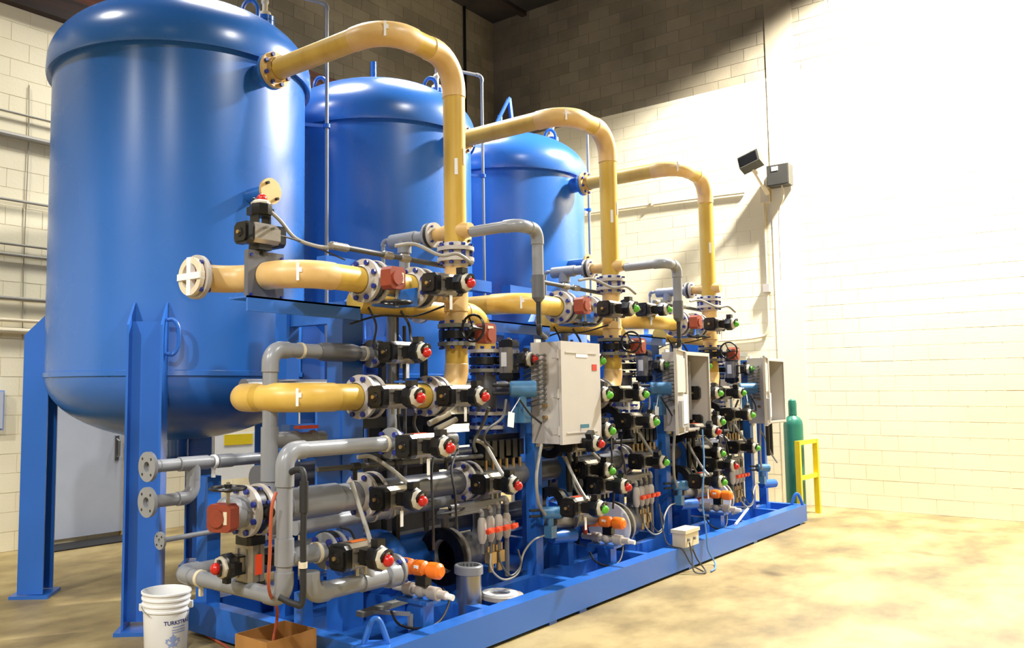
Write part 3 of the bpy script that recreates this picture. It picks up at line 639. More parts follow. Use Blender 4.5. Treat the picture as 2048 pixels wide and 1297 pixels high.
def lower(i):
    dx = i*SP; un = UN[i]; dome = 'red' if i == 0 else 'green'
    # line C: grey six inch header
    z = .985; c1, c2 = 3.85+dx, 4.87+dx
    C = thing('grey_header', 'large grey plastic header pipe with bolted flanges, %s unit' % un, 'pipe', (c1, YP, z), 'grey header pipes')
    if i == 0:
        flange(C, (3.03, YP, z), (1, 0, 0), nb=8, hub=.06); obj(C, 'pipe', MB().cyl((3.03, YP, z), (c1, YP, z), .085, n=28), 'pvc')
        obj(C, 'elbow', MB().cyl((3.22, YP, z), (3.62, YP, z), .094, n=28), 'pvc')
        C0 = thing('header_end', 'rounded grey end of the header at the left end of the skid', 'pipe', (2.85, YP, z))
        flange(C0, (2.935, YP, z), (1, 0, 0), nb=8)
        obj(C0, 'pipe', MB().cyl((2.935, YP, z), (2.84, YP, z), .085, n=28), 'pvc'); obj(C0, 'end_cap', MB().lathe([(.093, -.03), (.093, .02), (.085, .05), (.06, .078), (.03, .09), (0, .093)], (2.85, YP, z), (-1, 0, 0), 28), 'pvc')
        gear_valve((2.982, YP, z), 'black gear valve with red gearbox and top handwheel at the left header end', None, (0, 0, 1), .15, .09, -.29, -69)
    else: obj(C, 'pipe', MB().cyl((c1-.9, YP, z), (c1, YP, z), .085, n=28), 'pvc_dark')
    flange(C, (c1, YP, z), (1, 0, 0), nb=8, hub=-.06)
    C2 = thing('grey_header', 'grey header spool with flanges in front of the deck, middle section of the %s unit' % un, 'pipe', (4.4+dx, YP, z), 'grey header pipes')
    flange(C2, (c1+.092, YP, z), (1, 0, 0), nb=8); obj(C2, 'pipe', MB().cyl((c1+.09, YP, z), (c2, YP, z), .085, n=28), 'pvc_dark'); flange(C2, (c2, YP, z), (1, 0, 0), nb=8, hub=-.05)
    C3 = thing('grey_header', 'grey header spool leaving the right valve of the %s unit' % un, 'pipe', (5.2+dx, YP, z), 'grey header pipes')
    flange(C3, (c2+.092, YP, z), (1, 0, 0), nb=8); obj(C3, 'pipe', MB().cyl((c2+.09, YP, z), (c2+.40, YP, z), .085, n=24), 'pvc_dark')
    valve((c1+.046, YP, z), 'actuated valve with %s dome on the grey header, left one of the %s unit' % (dome, un), 'actuated valves', None, dome, tagged=True, tilt=.2*(i > 0))
    valve((c2+.046, YP, z), 'actuated valve with %s dome on the grey header, right one of the %s unit' % (dome, un), 'actuated valves', None, dome, tilt=-.3*(i > 0))
    # E: three inch line behind
    ez = 1.885; e1 = 4.20+dx; ye = 3.95
    E_ = thing('grey_line', 'grey three inch pipe with wide collar at mid height, %s unit' % un, 'pipe', (e1, ye, ez), 'grey mid height pipes')
    if i == 0:
        run(E_, [(e1, ye, ez), (3.31, ye, ez), (3.31, ye, .78)], .046, 'pvc', 'pvc', .085, 20, 1.16, .05)
        obj(E_, 'reducer', MB().lathe([(.05, 0), (.062, .05), (.062, .30), (.05, .36)], (3.70, ye, ez), (1, 0, 0), 20), 'pvc_dark')
        obj(E_, 'tee', MB().cyl((3.31, ye, 1.42), (3.31, ye, 1.10), .054, n=20).cyl((3.31, ye, 1.34), (3.52, ye, 1.34), .05, n=20).cyl((3.52, ye, 1.34), (3.62, ye, 1.34), .038, n=20), 'pvc')
        obj(E_, 'ball_valve', MB().sphere((3.66, ye, 1.34), .05).cyl((3.62, ye, 1.34), (3.75, ye, 1.34), .04), 'pvc')
        obj(E_, 'valve_handle', MB().box(3.52, 3.68, ye-.03, ye+.02, 1.40, 1.42), 'orange_red')
        for x in (3.55, 4.12): obj(E_, 'strap', MB().ring((x, ye, ez), (1, 0, 0), .052, .045, .02), 'beige')
        flange(E_, (3.31, ye, .78), (0, 0, 1), .09, .046, .02, 'pvc', 4, bolt=BOLTS)
    else: obj(E_, 'pipe', MB().cyl((e1, ye, ez), (e1-.3, ye, ez), .046, n=18), 'pvc')
    flange(E_, (e1, ye, ez), (1, 0, 0), .095, .046, .022, 'pvc', nb=4, bolt=BOLT)
    valve((e1+.04, ye, ez), 'actuated valve with %s dome on the grey mid height pipe, %s unit' % (dome, un), 'actuated valves', None, dome, bs=.72, tagged=True)
    obj(E_, 'pipe', MB().cyl((e1+.07, ye, ez), (e1+.45, ye, ez), .046, n=18), 'pvc_dark')
    # E2: front three inch line
    fz = 1.315; f1 = 3.84+dx; yf = 3.45
    if i == 0:
        F_ = thing('grey_line', 'grey pipe dropping at the front left corner and turning back near the floor', 'pipe', (3.0, yf, .55))
        run(F_, [(f1, yf, fz), (2.995, yf, fz), (2.995, yf, .55), (2.995, 4.40, .55), (3.40, 4.40, .55)], .044, 'pvc', 'pvc', .085, 20, 1.16, .05)
        obj(F_, 'coupling', MB().cyl((2.995, yf, 1.19), (2.995, yf, 1.13), .051, n=20), 'pvc'); obj(F_, 'coupling', MB().cyl((2.995, yf, .86), (2.995, yf, .72), .052, n=20), 'pvc')
        obj(F_, 'strap', MB().ring((3.78, yf, fz), (1, 0, 0), .05, .044, .02), 'beige'); obj(F_, 'strap', MB().ring((2.995, 4.18, .55), (0, 1, 0), .05, .044, .025).box(2.985, 3.005, 4.17, 4.19, .45, .51), 'beige')
    else: F_ = thing('grey_line', 'grey pipe stub at the front below the cabinet, %s unit' % un, 'pipe', (f1, yf, fz)); obj(F_, 'pipe', MB().cyl((f1, yf+.2, fz), (f1-.3, yf+.2, fz), .044, n=18), 'pvc_dark')
    yv = yf if i == 0 else yf+.2
    flange(F_, (f1, yv, fz), (1, 0, 0), .095, .044, .022, 'pvc', nb=4, bolt=BOLT)
    valve((f1+.06, yv+.05, fz-.01), 'actuated valve with %s dome on the front grey pipe, %s unit' % (dome, un), 'actuated valves', None, dome, bs=.72, sticker='orange_red', tagged=True)
    obj(F_, 'pipe', MB().cyl((f1+.09, yv, fz), (f1+.62, yv, fz), .044, n=18), 'pvc_dark')
    # D: low valve and drain line
    if i == 0:
        D = thing('drain_line', 'low grey drain pipe with elbow and tee at the left of the deck', 'pipe', (3.4, 3.45, .5))
        run(D, [(3.05, 3.48, .745), (3.30, 3.48, .745)], .05, 'pvc', 'pvc', .05)
        flange(D, (3.32, 3.48, .745), (1, 0, 0), .10, .05, .022, 'pvc', 4); flange(D, (3.40, 3.48, .745), (1, 0, 0), .10, .05, .022, 'pvc', 4)
        obj(D, 'pipe', MB().cyl((3.41, 3.48, .745), (3.52, 3.48, .745), .05, n=18), 'pvc')
        run(D, [(3.15, 3.42, .62), (3.15, 3.42, .545), (3.86, 3.42, .545)], .05, 'pvc', 'pvc', .08, 18, 1.12, .04)
        obj(D, 'tee', MB().cyl((3.54, 3.42, .545), (3.72, 3.42, .545), .058, n=18).cyl((3.60, 3.42, .545), (3.52, 3.45, .74), .055, n=18), 'pvc')
        obj(D, 'union', MB().lathe([(.07, 0), (.075, .02), (.075, .08), (.06, .1)], (3.75, 3.42, .545), (1, 0, 0), 18), 'pvc')
        flange(D, (3.86, 3.44, .56), (1, 0, 0), .095, .05, .022, 'pvc', 4)
        obj(D, 'strap', MB().ring((3.25, 3.48, .745), (1, 0, 0), .058, .05, .02), 'beige')
        valve((3.36, 3.50, .745), 'actuated valve with red dome and orange sticker low at the left of the deck', 'actuated valves', None, 'red', bs=.76, sticker='orange')
        valve((3.26, 3.78, .69), 'actuator with red dome facing left and red sticker near the corner post', 'actuated valves', RZ(-90) @ RY(90), 'red', sticker='orange_red')
        P = thing('rear_low_pipe', 'grey pipe running level behind the low left valve', 'pipe', (4.2, 4.1, .7))
        obj(P, 'pipe', MB().cyl((3.6, 4.05, .78), (5.4, 4.05, .80), .05, n=18), 'pvc'); obj(P, 'coupling', MB().cyl((4.45, 4.05, .788), (4.62, 4.05, .79), .057, n=18), 'pvc'); obj(P, 'strap', MB().ring((4.3, 4.05, .787), (1, 0, 0), .058, .05, .02), 'beige')
    else:
        yy = 3.5
        D = thing('drain_line', 'dark grey low pipe with flanges behind the orange actuator, %s unit' % un, 'pipe', (3.5+dx, yy, .5)); obj(D, 'pipe', MB().cyl((3.35+dx, yy, .62), (4.0+dx, yy, .58), .06, n=18), 'pvc_dark')
        flange(D, (3.62+dx, yy, .61), (1, 0, 0), .09, .06, .02, 'pvc_dark', 4, bolt=BOLTS)
        valve((3.40+dx, yy+.02, .75), 'actuated valve with green dome low on the deck, %s unit' % un, 'actuated valves', None, 'green', sticker='orange_red', tagged=True)
        valve((3.95+dx, yy+.10, .86), 'actuated valve with red dome above the orange actuator, %s unit' % un, 'actuated valves', None, 'red', tilt=.5)
        valve((3.55+dx, 3.62, 1.22), 'actuated valve with red dome below the cabinet edge, %s unit' % un, 'actuated valves', None, 'red', tilt=-.5, sticker='orange_red')
        valve((4.55+dx, 3.62, 1.36), 'actuated valve with green dome between cabinet and riser, %s unit' % un, 'actuated valves', None, 'green', tilt=.6)
    # pump behind
    px, py = 4.45+dx, 4.12
    P = thing('blue_pump', 'round blue pump casing on the deck behind the orange actuator, %s unit' % un, 'pump', (px, py, .05), 'blue pumps')
    obj(P, 'casing', MB().lathe([(.09, -.12), (.2, -.09), (.235, -.03), (.235, .04), (.2, .1), (.10, .14)], (px, py, .42), (-1, 0, 0), 32), 'blue')
    obj(P, 'foot', MB().box(px-.12, px+.12, py-.14, py+.14, .055, .24), 'blue'); obj(P, 'nozzle', MB().cyl((px-.1, py, .42), (px-.26, py, .42), .07), 'blue')
    obj(P, 'motor', MB().cyl((px+.12, py, .42), (px+.50, py, .42), .14, n=24).box(px+.12, px+.5, py-.02, py+.02, .25, .58), 'blue')
    flange(P, (px-.26, py, .42), (1, 0, 0), .12, .07, .025, 'pvc_dark', 6)
    # filter housing with round opening facing left
    hx, hy, hz = (4.86, 3.87, .44) if i == 0 else (4.60+dx, 3.64, .43)
    H = thing('filter_housing', ('open black filter housing mouth behind the steel strainer basket' if i == 0 else 'filter housing closed by a pale round cover, %s unit' % un), 'filter housing', (hx, hy, .06), 'filter housings')
    flange(H, (hx, hy, hz), (1, 0, 0), .205, .135, .04, 'black', 12, bolt=BOLTK, bc=.175)
    flange(H, (hx+.06, hy, hz), (1, 0, 0), .20, .12, .03, 'flange', 12, bolt=BOLTS, bc=.178)
    obj(H, 'liner', MB().lathe([(.135, .02), (.13, .30), (0, .30)], (hx, hy, hz), (1, 0, 0), 28, False), 'black')
    obj(H, 'body', MB().lathe([(.14, .05), (.14, .32), (.10, .42)], (hx, hy, hz), (1, 0, 0), 28, False), 'pvc_dark')
    A = arc((hx+.3, hy, hz), (hx+.55, hy, hz), (hx+.55, hy, hz+.5), .16); obj(H, 'elbow', MB().tube([V(hx+.36, hy, hz)]+A+[V(hx+.55, hy, hz+.42)], .11, 24), 'pvc_dark')
    obj(H, 'stand', MB().box(hx+.05, hx+.25, hy-.1, hy+.1, .055, .31), 'blue')
    if i: obj(H, 'cover', MB().lathe([(.20, 0), (.205, .006), (.205, .026), (.2, .03)], (hx-.025, hy, hz), (-1, 0, 0), 40), 'white', 'pale round blind cover')
    else: obj(H, 'top_knob', MB().cyl((hx+.03, hy, hz+.20), (hx+.03, hy, hz+.30), .03).lathe([(.06, .27), (.06, .31), (.04, .33)], (hx+.03, hy, hz)), 'pvc_dark')
    # orange actuator ball valve on pedestal
    ox, oy = 4.05+dx, 3.42; oz = .545
    O = thing('orange_actuator', 'orange electric actuator on a grey ball valve and blue pedestal, %s unit' % un, 'valve', (ox, oy, .22), 'orange actuators on pedestals')
    oy0 = oy-.02
    for k, a in enumerate((.112, .0, -.112)):
        dr = obj(O, 'actuator_drum', MB().lathe([(.030, -.056), (.048, -.038), (.050, 0), (.048, .038), (.030, .056)], (ox, oy0+a, oz), (0, 1, 0), 20), 'orange')
        if k < 2: obj(O, 'label', MB().box(ox-.0485, ox-.0445, oy0+a-.02, oy0+a+.016, oz-.006, oz+.024), 'white', up=dr)
    obj(O, 'mount', MB().box(ox-.03, ox+.03, oy0-.06, oy0+.02, oz-.10, oz-.03), 'black')
    zb = oz-.135
    obj(O, 'ball_valve', MB().sphere((ox, oy0, zb), .042).cyl((ox, oy0+.22, zb), (ox, oy0-.20, zb), .026).lathe([(.042, .06), (.042, .12)], (ox, oy0, zb), (0, 1, 0)).lathe([(.040, .07), (.040, .14)], (ox, oy0, zb), (0, -1, 0)), 'flange')
    obj(O, 'handle', MB().bar((ox-.01, oy0+.20, oz-.065), (ox, oy0+.13, oz-.03), .03, .022).cyl((ox-.01, oy0+.19, oz-.11), (ox-.01, oy0+.19, oz-.06), .02), 'orange_red')
    obj(O, 'hose_tail', MB().cyl((ox, oy0-.19, zb), (ox, oy0-.25, zb-.005), .018), 'white')
    obj(O, 'table', MB().box(ox-.07, ox+.07, oy0-.10, oy0+.14, oz-.20, oz-.18), 'blue'); obj(O, 'pedestal', MB().box(ox-.05, ox+.05, oy0-.06, oy0+.06, .055, oz-.20), 'blue')
    # manual sample manifold
    Mf = thing('sample_manifold', 'row of four thin grey pipes with red handled valves, %s unit' % un, 'manifold', (5.0+dx, 3.45, .3), 'sample manifolds')
    for k in range(4):
        x = 4.86+dx+k*.10; y = 3.46; zt = .80+k*.018
        run(Mf, [(4.50+dx, y+.06-k*.0, zt), (x, y+.06, zt), (x, y+.06, .30 if k == 3 else .50)], .014 if k < 3 else .018, 'pvc_dark', 'pvc', .03, 10, 1.25, .012)
        v = obj(Mf, 'hand_valve', MB().lathe([(.018, .75), (.03, .73), (.034, .66), (.03, .60), (.018, .57)], (x, y+.06, 0), n=14), 'flange')
        obj(Mf, 'handle', MB().bar((x-.02, y, .655), (x+.045, y, .665), .028, .03).sphere((x, y, .66), .022, 10), 'orange_red', up=v)
        if k in (1, 2): obj(Mf, 'regulator', MB().box(x-.03, x+.03, y+.03, y+.09, .42, .50).cyl((x, y+.06, .36), (x, y+.06, .42), .02).cyl((x-.03, y+.06, .50), (x-.03, y+.06, .54), .01).cyl((x+.03, y+.06, .50), (x+.03, y+.06, .55), .01), 'brass')
    # support columns and beams
    K = thing('pipe_rack', 'blue steel column and beam frame behind the valves, %s unit' % un, 'frame', (4.1+dx, 4.1, .055), 'blue pipe racks')
    obj(K, 'column', MB().box(4.02+dx, 4.22+dx, 4.05, 4.20, .055, 2.24), 'blue'); obj(K, 'column', MB().box(4.02+dx, 4.14+dx, 4.62, 4.74, .055, 2.24), 'blue')
    obj(K, 'beam', MB().box(3.08+dx, 4.02+dx, 3.88, 3.895, 2.10, 2.19).box(3.08+dx, 4.02+dx, 3.88, 4.06, 2.178, 2.19), 'blue')
    obj(K, 'beam', MB().box(4.22+dx, 6.30+dx, 4.42, 4.52, 2.52, 2.62) if i < 2 else MB().box(4.22+dx, 5.3+dx, 4.42, 4.52, 2.52, 2.62), 'blue')
    obj(K, 'cross_beam', MB().box(4.06+dx, 4.14+dx, 4.20, 4.62, 2.10, 2.22), 'blue')
    obj(K, 'rail', MB().box(3.58+dx, 4.02+dx, 4.08, 4.16, 1.20, 1.42), 'blue'); obj(K, 'rail', MB().box(4.22+dx, 5.6+dx, 4.08, 4.16, 1.20, 1.30), 'blue')
    obj(K, 'panel', MB().box(3.80+dx, 4.02+dx, 4.06, 4.08, .95, 1.50), 'blue')
    obj(K, 'brace', MB().bar((4.12+dx, 4.15, 2.2), (4.9+dx, 4.5, 2.56), .05, .05), 'blue')
    obj(K, 'column', MB().box(5.86+dx, 5.98+dx, 4.2, 4.32, .055, 2.4), 'blue')
    obj(K, 'head_plate', MB().box(5.72+dx, 6.02+dx, 4.1, 4.42, 2.05, 2.22), 'blue')
    # black strut and grey riser at the unit
    B = thing('strut_channel', 'black strut channel with conduits standing behind the valves, %s unit' % un, 'strut', (4.52+dx, 3.98, .055), 'black struts')
    obj(B, 'channel', MB().box(4.50+dx, 4.54+dx, 4.0, 4.04, .055, 2.25), 'black'); obj(B, 'conduit', MB().cyl((4.45+dx, 3.99, 1.0), (4.45+dx, 3.99, 2.25), .035, n=14), 'pvc'); obj(B, 'conduit', MB().cyl((4.60+dx, 4.0, .9), (4.60+dx, 4.0, 2.1), .014, n=10), 'hose_dark')
    # wiring conduit along the upper line
    Q = thing('cable_conduit', 'dark conduit with fittings running above the upper line, %s unit' % un, 'conduit', (4.3+dx, 3.86, 2.57), 'cable conduits')
    obj(Q, 'pipe', MB().cyl((3.75+dx, 3.86, 2.565), (5.02+dx, 3.86, 2.555), .019, n=12), 'hose_dark')
    for x, l in ((3.72, .16), (4.22, .10), (4.40, .10), (5.0, .12)): obj(Q, 'fitting', MB().lathe([(.02, 0), (.028, .01), (.028, l-.01), (.02, l)], (x+dx, 3.86, 2.562), (1, 0, 0), 12), 'alu')
    Q2 = thing('cable_conduit', 'dark conduit running level above the grey header, %s unit' % un, 'conduit', (4.3+dx, 3.55, 1.17), 'cable conduits')
    obj(Q2, 'pipe', MB().cyl((3.35+dx, 3.58, 1.185), (4.95+dx, 3.58, 1.165), .016, n=10), 'hose_dark')
    for x in (3.62, 4.0, 4.5): obj(Q2, 'fitting', MB().lathe([(.017, 0), (.025, .01), (.025, .07), (.017, .08)], (x+dx, 3.58, 1.18), (1, 0, 0), 12).cyl((x+.04+dx, 3.58, 1.18), (x+.04+dx, 3.58, 1.10), .014), 'rubber')
    obj(Q2, 'tray', MB().box(4.05+dx, 4.75+dx, 3.63, 3.67, 1.19, 1.26), 'grey_box')
    for z_, y_, r_, w_ in ((.52, 4.45, .085, 'lowest'), (.80, 4.55, .07, 'second'), (1.06, 4.45, .085, 'third'), (1.66, 4.60, .06, 'topmost')):  # invented filler pipes, added to block light coming through from behind
        b_ = thing('rear_filler_pipe', '%s dark grey pipe running behind the pumps, %s unit' % (w_, un), 'pipe', (4.4+dx, y_, z_), 'added rear filler pipes')
        obj(b_, 'pipe', MB().cyl((3.62+dx, y_, z_), (3.60+dx+SP, y_, z_), r_, n=20), 'pvc_dark'); obj(b_, 'coupling', MB().cyl((4.70+dx, y_, z_), (4.90+dx, y_, z_), r_*1.12, n=20), 'pvc_dark')
    Y_ = thing('cable_tray', 'black cable tray loaded with conduit behind the lower valves, %s unit' % un, 'tray', (4.8+dx, 4.28, 1.2), 'cable trays')
    obj(Y_, 'tray', MB().box(4.30+dx, 5.70+dx, 4.24, 4.36, 1.36, 1.385).box(4.30+dx, 5.70+dx, 4.24, 4.25, 1.385, 1.44), 'black')
    for k in range(3): obj(Y_, 'cable', MB().cyl((4.30+dx, 4.27+k*.03, 1.40), (5.70+dx, 4.27+k*.03, 1.40), .013, n=8), 'rubber')
    for x in (4.75, 5.25): obj(Y_, 'hanger', MB().box(x+dx, x+dx+.05, 4.36, 4.40, .055, 1.9), 'black')
    obj(Y_, 'gap_filler_panel', MB().box(4.62+dx, 5.45+dx, 4.37, 4.39, .30, 1.36), 'grey_dark')  # dark panel added to cover the bright gap behind the valves
    # dark instrument manifold under the cabinet
    I = thing('solenoid_rack', 'black rack of small solenoids and brass fittings under the cabinet, %s unit' % un, 'rack', (5.4+dx, 3.7, .9), 'solenoid racks')
    obj(I, 'back_plate', MB().box(5.05+dx, 5.65+dx, 3.72, 3.74, .95, 1.30), 'black')
    for k in range(6):
        s_ = obj(I, 'solenoid', MB().box(5.08+dx+k*.09, 5.14+dx+k*.09, 3.64, 3.72, 1.12+.02*(k % 2), 1.26), 'black')
        obj(I, 'fitting', MB().cyl((5.11+dx+k*.09, 3.66, 1.04), (5.11+dx+k*.09, 3.66, 1.12), .013, n=8), 'brass', up=s_)
    for x in (6.02, 6.14): obj(I, 'drop_conduit', MB().cyl((x+dx, 3.5, .82), (x+dx, 3.5, 1.22), .022, n=10), 'black')

def transmitter(c, label, ax, s=1.):
    T = thing('pressure_transmitter', label, 'gauge', c, 'blue pressure transmitters'); c = Vector(c); a = Vector(ax).normalized()
    obj(T, 'housing', MB().lathe([(.05*s, -.09*s), (.062*s, -.08*s), (.062*s, .08*s), (.055*s, .085*s)], c, a, 24), 'steel_blue')
    obj(T, 'end_ring', MB().ring(c+a*.09*s, a, .064*s, .045*s, .03*s), 'steel_blue'); obj(T, 'glass', MB().lathe([(.045*s, 0), (.045*s, .01*s)], c+a*.083*s, a, 20), 'black')
    obj(T, 'neck', MB().cyl(c-V(0, 0, .05*s), c-V(0, 0, .13*s), .035*s, n=14), 'steel_blue'); obj(T, 'flange_block', MB().cbox(c-V(0, 0, .19*s), (.10*s, .09*s, .12*s)), 'steel_blue')
    for k in (-1, 1): obj(T, 'cable_gland', MB().cyl(c-a*.04*s+V(0, 0, .03*k*s), c-a*.2*s+V(-.03*s, 0, .03*k*s), .014*s, n=10), 'rubber')

def cabinet(i):
    dx = i*SP; un = UN[i]
    x0, x1, y0, y1, z0, z1 = 5.60+dx, 6.20+dx, 3.30, 3.57, 1.225, 2.0
    T = thing('control_cabinet', 'pale grey control cabinet %s, %s on the skid' % ('with closed door' if i == 0 else 'with its door swung open', un), 'cabinet', (x0+.3, y0+.13, z0), 'control cabinets')
    t = .012; yb = y0+.03
    obj(T, 'body', MB().box(x0, x0+t, yb, y1, z0, z1).box(x1-t, x1, yb, y1, z0, z1).box(x0+t, x1-t, yb, y1, z0, z0+t).box(x0+t, x1-t, yb, y1, z1-t, z1).box(x0+t, x1-t, y1-t, y1, z0+t, z1-t), 'cabinet')
    obj(T, 'lip', MB().box(x0+.012, x0+.035, yb-.004, yb, z0+.012, z1-.012).box(x1-.035, x1-.012, yb-.004, yb, z0+.012, z1-.012).box(x0+.035, x1-.035, yb-.004, yb, z0+.012, z0+.035).box(x0+.035, x1-.035, yb-.004, yb, z1-.035, z1-.012), 'cabinet')
    obj(T, 'mounting_ear', MB().box(x0+.05, x0+.12, y1-.02, y1, z1, z1+.03).box(x1-.12, x1-.05, y1-.02, y1, z1, z1+.03).box(x0+.05, x0+.12, y1-.02, y1, z0-.03, z0), 'cabinet')
    # door: built closed, turned about its left edge when open
    rot = Matrix.Rotation(0 if i == 0 else R_(-165), 3, 'Z'); hp = V(x0-.002, yb-.004, 0)
    def dm(mb):
        mb.v = [rot @ (v-hp)+hp for v in mb.v]; return mb
    dr = MB().box(x0-.004, x1+.004, y0, y0+.006, z0-.004, z1+.004).box(x0-.004, x0+.006, y0+.006, yb-.005, z0-.004, z1+.004).box(x1-.006, x1+.004, y0+.006, yb-.005, z0-.004, z1+.004).box(x0+.006, x1-.006, y0+.006, yb-.005, z0-.004, z0+.006).box(x0+.006, x1-.006, y0+.006, yb-.005, z1-.006, z1+.004)
    D = obj(T, 'door', dm(dr), 'cabinet')
    if i == 0:
        obj(T, 'embossed_bar', MB().box(x0+.06, x1-.06, y0-.005, y0, z1-.085, z1-.075).box(x0+.06, x1-.06, y0-.005, y0, z0+.075, z0+.085), 'cabinet', up=D)
        obj(T, 'name_label', MB().box(x0+.22, x0+.40, y0-.003, y0, z1-.115, z1-.075), 'white', up=D)
        obj(T, 'warning_label', MB().box(x1-.13, x1-.055, y0-.003, y0, z1-.215, z1-.165), 'red', up=D)
        obj(T, 'maker_label', MB().box(x0+.27, x0+.40, y0-.003, y0, z0+.11, z0+.14), 'label_teal', up=D)
        obj(T, 'maker_label', MB().box(x0+.27, x0+.40, y0-.003, y0, z0+.08, z0+.11), 'flange', up=D)
    else:
        obj(T, 'back_panel', MB().box(x0+.03, x1-.03, y1-.04, y1-.03, z0+.05, z1-.05), 'cabinet_in')
        for x in (.12, .30, .44): obj(T, 'wire_duct', MB().box(x0+x, x0+x+.04, y1-.09, y1-.04, z0+.10, z1-.08), 'cabinet_in' if x != .30 else 'cabinet')
        obj(T, 'inner_plate', dm(MB().box(x0+.06, x1-.06, yb-.012, yb-.008, z0+.38, z1-.07)), 'beige', up=D)
        obj(T, 'document_pocket', dm(MB().box(x0+.08, x1-.08, yb-.012, yb+.02, z0+.06, z0+.30)), 'cabinet_in', up=D)
        obj(T, 'drawing', dm(MB().box(x0+.20, x1-.15, yb+.021, yb+.026, z0+.09, z0+.36)), 'white', up=D)
    for z in (z0+.10, z0+.38, z0+.68):
        obj(T, 'hinge', MB().cyl((x0-.008, yb-.002, z-.035), (x0-.008, yb-.002, z+.035), .010, n=10).box(x0-.006, x0, yb+.0, yb+.05, z-.03, z+.03), 'cabinet')
    # cable glands on the left side
    for r in range(11):
        z = z1-.10-r*.037
        for c in (.11, .17):
            obj(T, 'cable_gland', MB().cyl((x0, yb+c, z), (x0-.018, yb+c, z), .012, n=8).cyl((x0-.018, yb+c, z), (x0-.03, yb+c, z), .008, n=8), 'steel')
        obj(T, 'cable', MB().tube(catmull([(x0-.03, yb+.11, z), (x0-.06, yb+.14, z-.005), (x0-.07, yb+.22, z-.03), (x0-.04, yb+.29, z-.05)], 4), .005, 6), 'hose_dark')
    for z in (z0+.20, z0+.29): obj(T, 'cable_gland', MB().cyl((x0, yb+.11, z), (x0-.04, yb+.11, z), .016, n=10), 'brass')
    # posts
    P = thing('cabinet_stand', 'blue posts carrying the control cabinet, %s on the skid' % un, 'stand', (5.7+dx, 3.6, .05), 'cabinet stands')
    obj(P, 'post', MB().box(5.64+dx, 5.74+dx, 3.575, 3.66, .055, 1.98), 'blue'); obj(P, 'rail', MB().box(5.60+dx, 6.2+dx, 3.575, 3.62, 1.30, 1.38), 'blue'); obj(P, 'rail', MB().box(5.60+dx, 6.2+dx, 3.575, 3.62, 1.84, 1.92), 'blue')
    obj(P, 'cross_tube', MB().cyl((5.74+dx, 3.50, .50), (5.95+dx, 3.42, .50), .05, n=16), 'blue'); obj(P, 'post', MB().box(6.12+dx, 6.2+dx, 3.575, 3.66, .055, 1.98), 'blue')
    transmitter((5.36+dx, 3.50, 1.64), 'blue pressure transmitter left of the cabinet, %s unit' % un, (.6, -.8, 0))
    transmitter((5.66+dx, 3.46, .70), 'blue transmitter on the lower cabinet post, %s unit' % un, (.8, -.6, 0), .75)

